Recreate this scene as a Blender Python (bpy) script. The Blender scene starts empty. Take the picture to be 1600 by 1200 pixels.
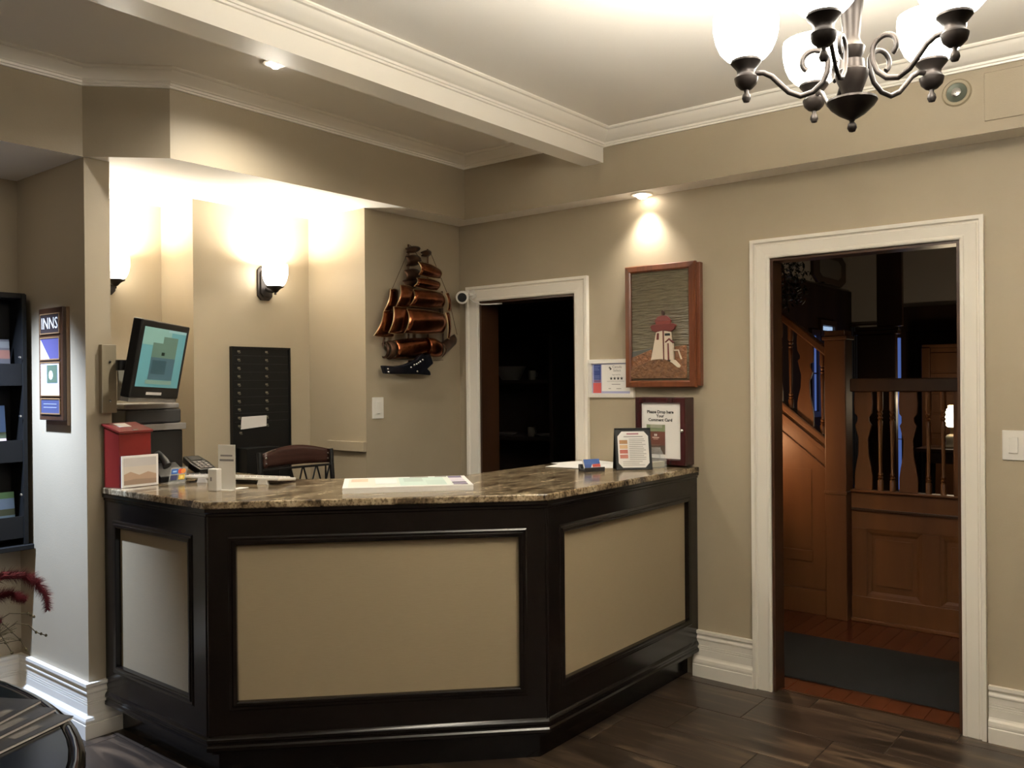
import bpy, math, random
from mathutils import Vector, Matrix
random.seed(7)
SC = bpy.context.scene
COL = SC.collection

# ------------------------------------------------------------------ camera, world, exposure
def make_camera():
    cam = bpy.data.cameras.new('camera')
    cam.sensor_fit = 'HORIZONTAL'; cam.sensor_width = 36.0
    cam.lens = 1347.7 / 1600 * 36.0
    cam.clip_start = 0.05
    yaw, pitch, roll = 0.678044, -0.0030197, -0.0085343
    f = Vector((math.cos(yaw)*math.cos(pitch), math.sin(yaw)*math.cos(pitch), math.sin(pitch)))
    r = Vector((math.sin(yaw), -math.cos(yaw), 0))
    u = r.cross(f)
    r2 = r*math.cos(roll) + u*math.sin(roll)
    u2 = -r*math.sin(roll) + u*math.cos(roll)
    m = Matrix((r2, u2, -f)).transposed().to_4x4()
    m.translation = Vector((-4.0025, -3.6397, 1.5))
    o = bpy.data.objects.new('camera', cam); COL.objects.link(o)
    o.matrix_world = m
    SC.camera = o
make_camera()
W = bpy.data.worlds.new('world'); SC.world = W; W.use_nodes = True
W.node_tree.nodes['Background'].inputs[0].default_value = (0.9, 0.85, 0.8, 1)
W.node_tree.nodes['Background'].inputs[1].default_value = 0.0
SC.view_settings.view_transform = 'Standard'
SC.view_settings.look = 'None'
SC.view_settings.gamma = 1.0
SC.view_settings.use_curve_mapping = False
SC.view_settings.exposure = -0.35
SC.cycles.diffuse_bounces = 8; SC.cycles.max_bounces = 14
# light levels (each lamp is created in the builder of its fixture)
P_CHANDELIER = 96.0     # each bulb over its shade
E_CHANDELIER = 44.0     # glow of each glass shade
P_SCONCE = 70.0
E_SCONCE = 17.0
P_BAY_SPOT = 106.0
P_SOFFIT_SPOT = 38.0
P_RECESS_SPOT = 900.0
P_REAR_FILL = 34.0  # each unseen bowl added for ambient light
P_HALL_LAMP = 7.5
P_CONSOLE_LAMP = 9.0
WARM = (1.0, 0.95, 0.84)
NEUTRAL = (1.0, 0.95, 0.84)
COOL = (0.56, 0.71, 1.0)

# ------------------------------------------------------------------ materials
def C(r, g, b):
    def l(v):
        v /= 255.0
        return v/12.92 if v <= .04045 else ((v+.055)/1.055)**2.4
    return (l(r), l(g), l(b), 1.0)
MATS = {}
def mat(name, col, rough=.5, metal=0.0, emit=None, es=0.0, spec=.5, vary=None, vscale=8.0, stretch=(1, 1, 1),
        bump=0.0, bscale=60.0, trans=0.0, coat=0.0, alpha=1.0, detail=4.0):
    if name in MATS: return MATS[name]
    m = bpy.data.materials.new(name); m.use_nodes = True
    nt = m.node_tree; b = nt.nodes['Principled BSDF']
    b.inputs['Base Color'].default_value = col
    b.inputs['Roughness'].default_value = rough
    b.inputs['Metallic'].default_value = metal
    b.inputs['Specular IOR Level'].default_value = spec
    b.inputs['Transmission Weight'].default_value = trans
    b.inputs['Coat Weight'].default_value = coat
    b.inputs['Alpha'].default_value = alpha
    if emit:
        b.inputs['Emission Color'].default_value = emit; b.inputs['Emission Strength'].default_value = es
    if vary or bump:
        tc = nt.nodes.new('ShaderNodeTexCoord'); mp = nt.nodes.new('ShaderNodeMapping')
        mp.inputs['Scale'].default_value = stretch
        nt.links.new(tc.outputs['Object'], mp.inputs['Vector'])
    if vary:
        n = nt.nodes.new('ShaderNodeTexNoise'); n.inputs['Scale'].default_value = vscale; n.inputs['Detail'].default_value = detail
        r = nt.nodes.new('ShaderNodeValToRGB')
        r.color_ramp.elements[0].position = .3; r.color_ramp.elements[1].position = .7
        r.color_ramp.elements[0].color = col; r.color_ramp.elements[1].color = vary
        nt.links.new(mp.outputs[0], n.inputs['Vector']); nt.links.new(n.outputs['Fac'], r.inputs[0])
        nt.links.new(r.outputs[0], b.inputs['Base Color'])
    if bump:
        n2 = nt.nodes.new('ShaderNodeTexNoise'); n2.inputs['Scale'].default_value = bscale; n2.inputs['Detail'].default_value = 3
        bp = nt.nodes.new('ShaderNodeBump'); bp.inputs['Strength'].default_value = bump; bp.inputs['Distance'].default_value = .01
        nt.links.new(mp.outputs[0], n2.inputs['Vector']); nt.links.new(n2.outputs['Fac'], bp.inputs['Height'])
        nt.links.new(bp.outputs[0], b.inputs['Normal'])
    MATS[name] = m
    return m

def granite():
    m = bpy.data.materials.new('granite'); m.use_nodes = True; nt = m.node_tree; b = nt.nodes['Principled BSDF']
    tc = nt.nodes.new('ShaderNodeTexCoord')
    mp = nt.nodes.new('ShaderNodeMapping'); mp.inputs['Rotation'].default_value = (0, 0, .5); mp.inputs['Scale'].default_value = (1, 2.6, 1)
    nt.links.new(tc.outputs['Object'], mp.inputs[0])
    n = nt.nodes.new('ShaderNodeTexNoise'); n.inputs['Scale'].default_value = 5.5; n.inputs['Detail'].default_value = 9; n.inputs['Roughness'].default_value = .72
    n.inputs['Distortion'].default_value = .6
    nt.links.new(mp.outputs[0], n.inputs['Vector'])
    r = nt.nodes.new('ShaderNodeValToRGB'); e = r.color_ramp.elements
    e[0].position = .32; e[0].color = C(40, 32, 24); e[1].position = .72; e[1].color = C(205, 192, 165)
    for p, c in ((.42, C(88, 73, 54)), (.5, C(140, 122, 96)), (.58, C(165, 148, 120))):
        x = e.new(p); x.color = c
    nt.links.new(n.outputs['Fac'], r.inputs[0])
    v = nt.nodes.new('ShaderNodeTexNoise'); v.inputs['Scale'].default_value = 95; v.inputs['Detail'].default_value = 2
    nt.links.new(tc.outputs['Object'], v.inputs['Vector'])
    r2 = nt.nodes.new('ShaderNodeValToRGB'); r2.color_ramp.elements[0].position = .36; r2.color_ramp.elements[0].color = (.25, .22, .18, 1)
    r2.color_ramp.elements[1].position = .52; r2.color_ramp.elements[1].color = (1, 1, 1, 1)
    nt.links.new(v.outputs['Fac'], r2.inputs[0])
    mx = nt.nodes.new('ShaderNodeMix'); mx.data_type = 'RGBA'; mx.blend_type = 'MULTIPLY'; mx.inputs[0].default_value = .8
    nt.links.new(r.outputs[0], mx.inputs[6]); nt.links.new(r2.outputs[0], mx.inputs[7])
    nt.links.new(mx.outputs[2], b.inputs['Base Color'])
    b.inputs['Roughness'].default_value = .16
    MATS['granite'] = m
granite()

def tile_mat():
    m = bpy.data.materials.new('tile'); m.use_nodes = True; nt = m.node_tree; b = nt.nodes['Principled BSDF']
    tc = nt.nodes.new('ShaderNodeTexCoord'); oi = nt.nodes.new('ShaderNodeObjectInfo')
    ad = nt.nodes.new('ShaderNodeVectorMath'); ad.operation = 'ADD'
    sc = nt.nodes.new('ShaderNodeVectorMath'); sc.operation = 'SCALE'; sc.inputs['Scale'].default_value = 1.0
    nt.links.new(oi.outputs['Random'], sc.inputs[0]); 
    ml = nt.nodes.new('ShaderNodeMath'); ml.operation = 'MULTIPLY'; ml.inputs[1].default_value = 37.0
    nt.links.new(oi.outputs['Random'], ml.inputs[0]); nt.links.new(ml.outputs[0], ad.inputs[1])
    nt.links.new(tc.outputs['Object'], ad.inputs[0])
    mp = nt.nodes.new('ShaderNodeMapping'); mp.inputs['Scale'].default_value = (9, 1.2, 1)
    nt.links.new(ad.outputs[0], mp.inputs[0])
    n = nt.nodes.new('ShaderNodeTexNoise'); n.inputs['Scale'].default_value = 1.6; n.inputs['Detail'].default_value = 6; n.inputs['Distortion'].default_value = .8
    nt.links.new(mp.outputs[0], n.inputs['Vector'])
    r = nt.nodes.new('ShaderNodeValToRGB'); e = r.color_ramp.elements
    e[0].position = .3; e[0].color = C(28, 21, 15); e[1].position = .72; e[1].color = C(98, 80, 62)
    x = e.new(.52); x.color = C(50, 39, 30)
    nt.links.new(n.outputs['Fac'], r.inputs[0]); nt.links.new(r.outputs[0], b.inputs['Base Color'])
    b.inputs['Roughness'].default_value = .38
    MATS['tile'] = m
tile_mat()

mat('wall', C(157, 144, 122), .55, vary=C(161, 148, 126), vscale=3.0, bump=.06, bscale=180)
mat('ceiling', C(240, 235, 226), .7, bump=.05, bscale=150)
mat('trim', C(238, 232, 220), .32)
mat('counter_wood', C(20, 15, 13), .2, vary=C(13, 10, 9), vscale=6, stretch=(1, 1, 12), spec=.4)
mat('panel_linen', C(150, 134, 107), .8, vary=C(146, 130, 103), vscale=30, stretch=(1, 1, 20), bump=.12, bscale=400)
mat('grout', C(70, 60, 50), .9)
mat('oak', C(106, 66, 34), .46, vary=C(82, 49, 25), vscale=5, stretch=(1, 1, .12), spec=.35)
mat('oak_dark', C(66, 42, 26), .32, vary=C(48, 30, 19), vscale=5, stretch=(1, 1, .12))
mat('red_floor', C(100, 52, 29), .26, vary=C(78, 38, 21), vscale=4, stretch=(.2, 3, 1))
mat('hall_plaster', C(176, 170, 162), .8, bump=.1, bscale=60)
mat('black_mat', C(9, 10, 10), .95, bump=.5, bscale=350)
mat('bronze', C(38, 34, 32), .40, .6, vary=C(54, 47, 43), vscale=14)
mat('glass_glow', C(255, 246, 228), .4, emit=(1, .95, .85, 1), es=E_CHANDELIER)
mat('sconce_glow', C(255, 246, 228), .4, emit=(1, .94, .82, 1), es=E_SCONCE)
mat('spot_glow', C(255, 250, 240), .4, emit=(1, .9, .76, 1), es=60)
mat('white_plastic', C(226, 222, 214), .35)
mat('black_plastic', C(16, 16, 17), .32)
mat('dark_grey_plastic', C(44, 43, 43), .4)
mat('grey_plastic', C(120, 115, 110), .45)
mat('copper', C(164, 98, 64), .27, 1.0, vary=C(104, 58, 38), vscale=14, bump=.12, bscale=40)
mat('copper_dark', C(92, 66, 48), .4, .8, vary=C(60, 44, 36), vscale=18)
mat('solder', C(176, 150, 112), .35, .9)
mat('steel_blue', C(26, 28, 36), .3, .7, vary=C(40, 42, 52), vscale=25)
mat('frame_wood', C(112, 62, 35), .34, vary=C(84, 44, 24), vscale=6, stretch=(1, 6, .4))
mat('mahogany', C(58, 20, 22), .26, vary=C(42, 14, 16), vscale=5, stretch=(3, 3, .3))
mat('red_paint', C(108, 26, 23), .35)
mat('paper', C(238, 235, 230), .6)
mat('paper_grey', C(206, 201, 196), .6)
mat('ink', C(38, 36, 36), .6)
mat('ink_grey', C(132, 128, 126), .6)
mat('nickel', C(190, 188, 184), .25, 1.0)
mat('acrylic', C(235, 240, 240), .05, trans=.0, alpha=.18)
mat('taupe_plate', C(150, 138, 114), .45)
mat('glass_black', C(7, 8, 8), .22, spec=.35)
def flat(r, g, b, rough=.6):
    return mat('print_%d_%d_%d' % (r, g, b), C(r, g, b), rough)
def glow(r, g, b, s):
    return mat('glow_%d_%d_%d' % (r, g, b), C(r, g, b), .3, emit=C(r, g, b), es=s)

# ------------------------------------------------------------------ geometry helpers
X, Y, Z = Vector((1, 0, 0)), Vector((0, 1, 0)), Vector((0, 0, 1))
class Fr:
    """a work plane: origin, right, up, normal (right x up)"""
    def __init__(s, o, r, u): s.o, s.r, s.u = Vector(o), Vector(r).normalized(), Vector(u).normalized(); s.n = s.r.cross(s.u)
    def p(s, a, b, d=0.0): return s.o + s.r*a + s.u*b + s.n*d
WORLD = Fr((0, 0, 0), X, Y)
WR = Fr((0, 0, 0), -Y, Z)          # right wall, seen from the room: a = -y, b = z, d towards the room
WB = Fr((0, 0, 0), X, Z)           # back wall: a = x, b = z, d towards the room (-y)
class G:
    def __init__(s): s.v, s.f, s.m = [], [], []
    def face(s, pts, mi=0):
        k = len(s.v); s.v += [Vector(p) for p in pts]; s.f.append(list(range(k, k+len(pts)))); s.m.append(mi); return s
    def slab(s, F, poly, d0, d1, mi=0, mside=None):
        a = 0
        for i in range(len(poly)):
            x0, y0 = poly[i]; x1, y1 = poly[(i+1) % len(poly)]; a += x0*y1-x1*y0
        if a < 0: poly = poly[::-1]
        if d0 > d1: d0, d1 = d1, d0
        k = len(s.v); n = len(poly)
        s.v += [F.p(a_, b_, d0) for a_, b_ in poly] + [F.p(a_, b_, d1) for a_, b_ in poly]
        s.f.append([k+i for i in range(n)][::-1]); s.m.append(mi)
        s.f.append([k+n+i for i in range(n)]); s.m.append(mi)
        for i in range(n):
            j = (i+1) % n
            s.f.append([k+i, k+j, k+n+j, k+n+i]); s.m.append(mi if mside is None else mside)
        return s
    def rect(s, F, a0, a1, b0, b1, d0, d1, mi=0):
        a0, a1 = min(a0, a1), max(a0, a1); b0, b1 = min(b0, b1), max(b0, b1)
        return s.slab(F, [(a0, b0), (a1, b0), (a1, b1), (a0, b1)], d0, d1, mi)
    def box(s, x0, x1, y0, y1, z0, z1, mi=0): return s.rect(WORLD, x0, x1, y0, y1, z0, z1, mi)
    def lathe(s, prof, c=(0, 0, 0), n=20, F=None, cap=True, mi=0):
        F = F or Fr(c, X, Y); k = len(s.v); m = len(prof)
        for r, h in prof:
            for i in range(n):
                t = 2*math.pi*i/n; s.v.append(F.p(r*math.cos(t), r*math.sin(t), h))
        up = prof[-1][1] >= prof[0][1]
        for j in range(m-1):
            for i in range(n):
                i2 = (i+1) % n; q = [k+j*n+i, k+j*n+i2, k+(j+1)*n+i2, k+(j+1)*n+i]
                s.f.append(q if up else q[::-1]); s.m.append(mi)
        if cap:
            if prof[0][0] > 1e-5: s.f.append([k+i for i in range(n)][::-1] if up else [k+i for i in range(n)]); s.m.append(mi)
            if prof[-1][0] > 1e-5: s.f.append([k+(m-1)*n+i for i in range(n)] if up else [k+(m-1)*n+i for i in range(n)][::-1]); s.m.append(mi)
        return s
    def tube(s, path, r, n=8, mi=0, flat=1.0):
        path = [Vector(p) for p in path]; k = len(s.v); m = len(path)
        up = None
        for j, p in enumerate(path):
            t = (path[min(j+1, m-1)] - path[max(j-1, 0)])
            t = t.normalized() if t.length > 1e-9 else Vector((0, 0, 1))
            if up is None:
                a = Z if abs(t.z) < .9 else X
                up = (a - t*a.dot(t)).normalized()
            else:
                up = (up - t*up.dot(t)); up = up.normalized() if up.length > 1e-6 else X
            sd = t.cross(up); rr = r[j] if isinstance(r, (list, tuple)) else r
            for i in range(n):
                a = 2*math.pi*i/n; s.v.append(p + up*(rr*math.cos(a)) + sd*(rr*flat*math.sin(a)))
        for j in range(m-1):
            for i in range(n):
                i2 = (i+1) % n; s.f.append([k+j*n+i, k+j*n+i2, k+(j+1)*n+i2, k+(j+1)*n+i][::-1]); s.m.append(mi)
        s.f.append([k+i for i in range(n)]); s.m.append(mi); s.f.append([k+(m-1)*n+i for i in range(n)][::-1]); s.m.append(mi)
        return s
    def sweep(s, F, path, prof, closed=False, mi=0):
        """moulding: path (a,b) in the plane F, profile (offset to the right of travel, depth), mitred corners"""
        m = len(path); k = len(s.v); n = len(prof)
        P = [Vector((a, b)) for a, b in path]
        for j in range(m):
            ns = []
            if closed or j > 0:
                t = (P[j]-P[j-1]).normalized(); ns.append(Vector((t.y, -t.x)))
            if closed or j < m-1:
                t = (P[(j+1) % m]-P[j]).normalized(); ns.append(Vector((t.y, -t.x)))
            if len(ns) == 2:
                b = (ns[0]+ns[1]).normalized(); b = b / max(.2, b.dot(ns[0]))
            else: b = ns[0]
            for o, d in prof:
                q = P[j] + b*o; s.v.append(F.p(q.x, q.y, d))
        for j in range(m if closed else m-1):
            j2 = (j+1) % m
            for i in range(n):
                i2 = (i+1) % n; s.f.append([k+j*n+i, k+j*n+i2, k+j2*n+i2, k+j2*n+i]); s.m.append(mi)
        if not closed:
            s.f.append([k+i for i in range(n)][::-1]); s.m.append(mi); s.f.append([k+(m-1)*n+i for i in range(n)]); s.m.append(mi)
        return s
    def grid(s, fn, nu, nv, mi=0):
        k = len(s.v)
        for j in range(nv+1):
            for i in range(nu+1): s.v.append(Vector(fn(i/nu, j/nv)))
        for j in range(nv):
            for i in range(nu):
                a = k+j*(nu+1)+i; s.f.append([a, a+1, a+nu+2, a+nu+1]); s.m.append(mi)
        return s

def obj(name, g, m, parent=None, smooth=None, bev=0.0, local=False, solid=0.0, kind=None, label=None, fixn=True):
    me = bpy.data.meshes.new(name)
    off = Vector((0, 0, 0))
    if parent is not None and not local:
        p = parent
        while p is not None: off += p.location; p = p.parent
    me.from_pydata([tuple(v-off) for v in g.v], [], g.f)
    ms = m if isinstance(m, (list, tuple)) else [m]
    for x in ms: me.materials.append(MATS[x] if isinstance(x, str) else x)
    if len(ms) > 1: me.polygons.foreach_set('material_index', g.m)
    if fixn:
        import bmesh
        bm = bmesh.new(); bm.from_mesh(me); bmesh.ops.recalc_face_normals(bm, faces=bm.faces[:]); bm.to_mesh(me); bm.free()
    me.update()
    if smooth is not None:
        me.shade_smooth(); me.set_sharp_from_angle(angle=math.radians(smooth))
    o = bpy.data.objects.new(name, me); COL.objects.link(o)
    if parent is not None: o.parent = parent
    if solid:
        md = o.modifiers.new('solid', 'SOLIDIFY'); md.thickness = solid; md.offset = 0
    if bev:
        md = o.modifiers.new('bevel', 'BEVEL'); md.width = bev; md.segments = 2; md.limit_method = 'ANGLE'; md.angle_limit = math.radians(40)
        md.harden_normals = False
    if kind: o['kind'] = kind
    if label: o['label'] = label
    return o
def thing(name, label, cat, loc, group=None):
    o = bpy.data.objects.new(name, None); COL.objects.link(o); o.location = loc; o.empty_display_size = .05
    o['label'] = label; o['category'] = cat
    if group: o['group'] = group
    return o
def tag(o, label, cat, group=None):
    o['label'] = label; o['category'] = cat
    if group: o['group'] = group
    return o
def struct(name, g, m, label, parent=None, **kw):
    o = obj(name, g, m, parent, **kw)
    if parent is None: o['kind'] = 'structure'; o['label'] = label
    return o
def lamp(name, kind, loc, power, color, parent, size=.03, aim=None, spot=None, blend=.3):
    l = bpy.data.lights.new(name, kind); l.energy = power; l.color = color
    if kind in ('POINT', 'SPOT'): l.shadow_soft_size = size
    if kind == 'SPOT': l.spot_size = math.radians(spot); l.spot_blend = blend
    o = bpy.data.objects.new(name, l); COL.objects.link(o)
    off = Vector((0, 0, 0)); p = parent
    while p is not None: off += p.location; p = p.parent
    o.location = Vector(loc)-off
    if aim is not None: o.rotation_euler = (Vector(aim)-Vector(loc)).to_track_quat('-Z', 'Y').to_euler()
    o.parent = parent
    return o
def text(name, F, a, b, size, body, m, parent, align='CENTER', d=.0006, squeeze=1.0, label=None, bold=0.0):
    cu = bpy.data.curves.new(name, 'FONT'); cu.body = body; cu.size = size; cu.align_x = align; cu.align_y = 'CENTER'
    cu.space_line = .95; cu.resolution_u = 2; cu.offset = bold
    t = bpy.data.objects.new('tmp_text', cu); COL.objects.link(t)
    dg = bpy.context.evaluated_depsgraph_get()
    me = bpy.data.meshes.new_from_object(t.evaluated_get(dg))
    bpy.data.objects.remove(t)
    off = Vector((0, 0, 0)); p = parent
    while p is not None: off += p.location; p = p.parent
    for v in me.vertices: v.co = F.p(a+v.co.x*squeeze, b+v.co.y, d) - off
    me.materials.clear(); me.materials.append(MATS[m] if isinstance(m, str) else m)
    me.name = name
    o = bpy.data.objects.new(name, me); COL.objects.link(o); o.parent = parent; o['kind'] = 'stuff'
    if label: o['label'] = label
    return o
def prints(name, F, items, parent, d=.0005, label=None):
    """flat print: list of (polygon or (a0,a1,b0,b1), material)"""
    g = G(); ms = []
    for k, (p, m) in enumerate(items):
        if len(p) == 4 and not isinstance(p[0], (tuple, list)): p = [(p[0], p[2]), (p[1], p[2]), (p[1], p[3]), (p[0], p[3])]
        if m not in ms: ms.append(m)
        g.face([F.p(a, b, d+.00012*k) for a, b in p], ms.index(m))
    o = obj(name, g, ms, parent, kind='stuff', label=label, fixn=False)
    return o
def lines(a0, a1, b0, b1, n, m, frac=.35, ragged=True):
    out = []
    st = (b1-b0)/n
    for i in range(n):
        e = a1-(random.random()*.35*(a1-a0) if ragged else 0)
        out.append(((a0, e, b1-(i+.5)*st-st*frac/2, b1-(i+.5)*st+st*frac/2), m))
    return out
def disc(ca, cb, r, n=14, ry=None):
    return [(ca+r*math.cos(2*math.pi*i/n), cb+(ry or r)*math.sin(2*math.pi*i/n)) for i in range(n)]
def star(ca, cb, r):
    return [(ca+(r if i % 2 == 0 else r*.42)*math.sin(math.pi*i/5), cb+(r if i % 2 == 0 else r*.42)*math.cos(math.pi*i/5)) for i in range(10)]

# ------------------------------------------------------------------ room shell
ZB = 2.471      # underside of bulkhead, soffit and niche ceiling
ZBAY, ZMAIN = 2.84, 2.805
SX = -0.144     # face of the soffit over the right wall
BY = -0.177     # face of the bulkhead over the back wall
PX, PY = -2.28, 0.078   # pillar corner
# floor with tiles
fl = struct('floor', G().box(-7.1, .05, -6.6, 1.0, -.12, -.004), 'grout', 'wood-look tiled lobby floor')
tile_cache = {}
for k in range(-1, 13):
    x1 = -.1-.3*k; x0 = x1-.3
    x1 = min(x1, .045)
    y = .9 - ((.9+2.02+.41*k) % .61) + .61
    while y > -4.4:
        ya, yb = y, max(y-.61, -4.4)
        y -= .61
        yt = min(ya, .9)
        if yt-yb < .03: continue
        key = (round(x1-x0, 3), round(yt-yb, 3))
        if key not in tile_cache:
            w, l = (x1-x0)/2-.0015, (yt-yb)/2-.0015
            g = G().box(-w, w, -l, l, -.012, .0)
            tile_cache[key] = obj('tile', g, 'tile', fl, local=True, bev=.0012)
            o = tile_cache[key]
        else:
            o = tile_cache[key].copy(); COL.objects.link(o)
        o.location = ((x0+x1)/2, (ya+yb)/2 if yt == ya else (yt+yb)/2, 0.0)
for i in range(1): struct('floor_rear', G().box(-7.1, .05, -6.6, -4.4, -.01, 0), 'tile', 'wood-look tiled floor behind the viewpoint')

struct('ceiling', G().box(-7.1, SX+.02, -6.6, -1.16, ZMAIN, ZMAIN+.12), 'ceiling', 'off white main ceiling around the chandelier')
struct('ceiling_bay', G().box(-7.1, SX+.02, -1.05, .12, ZBAY, ZBAY+.1), 'ceiling', 'off white ceiling of the bay between beam and bulkhead')
# right wall with two openings
OP = [(.164, .879, 1.992), (2.011, 2.836, 2.079)]
g = G()
g.rect(WR, -1.0, .164, 0, 2.6, -.1, 0); g.rect(WR, .164, .879, 1.992, 2.6, -.1, 0); g.rect(WR, .879, 2.011, 0, 2.6, -.1, 0)
g.rect(WR, 2.011, 2.836, 2.079, 2.6, -.1, 0); g.rect(WR, 2.836, 6.6, 0, 2.6, -.1, 0)
struct('wall_right', g, 'wall', 'taupe wall with two doorways, picture and light switch')
# soffit along the right wall: taupe face, pale underside
g = G(); g.box(SX, .1, -6.6, BY+.01, ZB, 2.95)
o = struct('wall_soffit', g, ['wall', 'ceiling'], 'taupe soffit running along the top of the right wall')
for p in o.data.polygons: p.material_index = 1 if abs(p.normal.z) > .9 else 0
# bulkhead over the reception niche and the recess
bh = [(-7.1, .075), (-2.285, .075), (-2.03, BY), (.1, BY), (.1, 1.1), (-7.1, 1.1)]
o = struct('wall_bulkhead', G().slab(WORLD, bh, ZB, 2.95), ['wall', 'ceiling'], 'taupe bulkhead over the reception niche with angled left end')
for p in o.data.polygons: p.material_index = 1 if abs(p.normal.z) > .9 else 0
# pillar, recess wall, niche walls
struct('wall_pillar', G().slab(WORLD, [(PX, PY), (-2.17, PY), (-2.17, 1.05), (PX, 1.05)], 0, ZB+.01), 'wall', 'taupe pillar between the brochure recess and the niche')
struct('wall_recess', G().box(-7.1, PX+.01, .758, .9, 0, ZB+.01), 'wall', 'taupe back wall of the brochure recess')
nb = [(-2.18, .812), (-1.526, .812), (-1.526, .495), (-.778, .495), (-.778, 0), (.0, 0), (.0, 1.0), (-2.18, 1.0)]
struct('wall_back', G().slab(WORLD, nb, 0, ZB+.01), 'wall', 'taupe back wall with the reception niche and the ship corner')
struct('wall_left', G().box(-7.2, -7.1, -6.6, 1.0, 0, 3), 'wall', 'taupe wall out of view on the left')
struct('wall_front', G().box(-7.2, .1, -6.7, -6.6, 0, 3), 'wall', 'taupe wall behind the viewpoint')

# beam and crown mouldings
struct('trim_1', G().box(-7.1, SX+.005, -1.164, -1.04, 2.65, ZBAY+.02), 'trim', 'white ceiling beam in front of the bay')
def crown(z0, z1, p):
    h = z1-z0
    return [(-.01, z0), (.012, z0), (.014, z0+.10*h), (.020, z0+.12*h), (.022, z0+.24*h), (.030, z0+.27*h),
            (p*.42, z0+.36*h), (p*.62, z0+.52*h), (p*.76, z0+.70*h), (p*.82, z0+.80*h), (p*.94, z0+.82*h), (p, z0+.90*h), (p, z1), (-.01, z1)]
struct('trim_2', G().sweep(WORLD, [(-7.1, .075), (-2.285, .075), (-2.03, BY), (SX, BY), (SX, -1.045)], crown(2.770, ZBAY+.002, .082)), 'trim', 'white crown moulding of the bay ceiling', smooth=35)
struct('trim_3', G().sweep(WORLD, [(-7.1, -1.164), (SX, -1.164), (SX, -6.6)], crown(2.730, ZMAIN+.002, .098)), 'trim', 'white crown moulding of beam and main ceiling', smooth=35)
# baseboards
bb = [(-.005, 0), (.030, 0), (.030, .060), (.027, .064), (.029, .068), (.029, .076), (.026, .088), (.017, .096), (.014, .103), (.014, .136),
      (.0115, .138), (.014, .140), (.014, .146), (.0115, .148), (.014, .150), (.014, .156), (.0115, .158), (.014, .160), (.014, .185), (.018, .189), (.018, .195), (.013, .204),
      (.013, .210), (.022, .218), (.022, .232), (-.005, .232)]
struct('baseboard_right', G().sweep(WORLD, [(0, -1.60), (0, -1.918)], bb), 'trim', 'white stepped baseboard between counter and doorway')
struct('baseboard_corner', G().sweep(WORLD, [(0, -2.934), (0, -6.6)], bb), 'trim', 'white stepped baseboard right of the doorway')
struct('baseboard_left', G().sweep(WORLD, [(-7.1, .758), (PX, .758), (PX, PY), (-2.12, PY)], bb), 'trim', 'white stepped baseboard around the pillar and recess')
# door casings and wooden linings
def casing(n, a0, a1, h, w, label):
    prof = [(0, -.004), (0, .012), (-.006, .016), (-.014, .016), (-.018, .013), (-w+.03, .017), (-w+.026, .013), (-w+.02, .013), (-w+.016, .026), (-w, .026), (-w, -.004)]
    return struct('trim_%d' % n, G().sweep(WR, [(a0, 0), (a0, h), (a1, h), (a1, 0)], prof), 'trim', label)
casing(4, 2.011, 2.836, 2.079, .092, 'white moulded casing of the large doorway to the stair hall')
casing(5, .164, .879, 1.992, .091, 'white moulded casing of the small dark doorway')
def lining(n, a0, a1, h, d, label, extra=0):
    g = G()
    prof = [(-.004, -.004), (.014, -.004), (.014, d-.03-.0), (.014, d), (-.004, d)]
    g.sweep(Fr((d, 0, 0), -Y, Z), [(a0, 0), (a0, h), (a1, h), (a1, 0)], [(o, x) for o, x in prof])
    return struct('trim_%d' % n, g, 'oak_dark', label)
lining(6, 2.011, 2.836, 2.079, .102, 'dark oak lining inside the large doorway')
lining(7, .164, .879, 1.992, .16, 'dark oak lining inside the small doorway')

# ------------------------------------------------------------------ reception counter
P1, P2, P3, P4 = Vector((-2.2234, .07)), Vector((-2.2234, -.7252)), Vector((-1.2907, -1.6334)), Vector((-.002, -1.6334))
ct = thing('reception_counter', 'dark brown panelled reception counter with beige fabric panels', 'counter', (-1.4, -1.0, 0))
def offs(pts, o):
    out = []
    for j in range(len(pts)):
        ns = []
        if j > 0: t = (pts[j]-pts[j-1]).normalized(); ns.append(Vector((t.y, -t.x)))
        if j < len(pts)-1: t = (pts[j+1]-pts[j]).normalized(); ns.append(Vector((t.y, -t.x)))
        b = (ns[0]+ns[-1]).normalized(); b = b/b.dot(ns[0])
        q = pts[j]+b*o; out.append((q.x, q.y))
    return out
PP = [P1, P2, P3, P4]
core = offs(PP, -.035) + offs(PP, -.10)[::-1]
obj('carcass', G().slab(WORLD, core, .10, 1.031), 'counter_wood', ct)
obj('toe_kick', G().slab(WORLD, offs(PP, -.075) + offs(PP, -.095)[::-1], .0, .105), 'counter_wood', ct)
obj('base_moulding', G().sweep(WORLD, offs(PP, -.014), [(-.03, .118), (.002, .118), (.010, .124), (.010, .136), (.004, .142), (.004, .150), (.009, .156), (.009, .166), (.003, .176), (-.004, .182), (-.03, .182)]), 'counter_wood', ct, smooth=30)
obj('cornice', G().sweep(WORLD, offs(PP, -.014), [(-.03, .998), (-.003, .998), (.004, 1.004), (.004, 1.012), (.010, 1.018), (.010, 1.031), (-.03, 1.031)]), 'counter_wood', ct, smooth=30)
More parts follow.
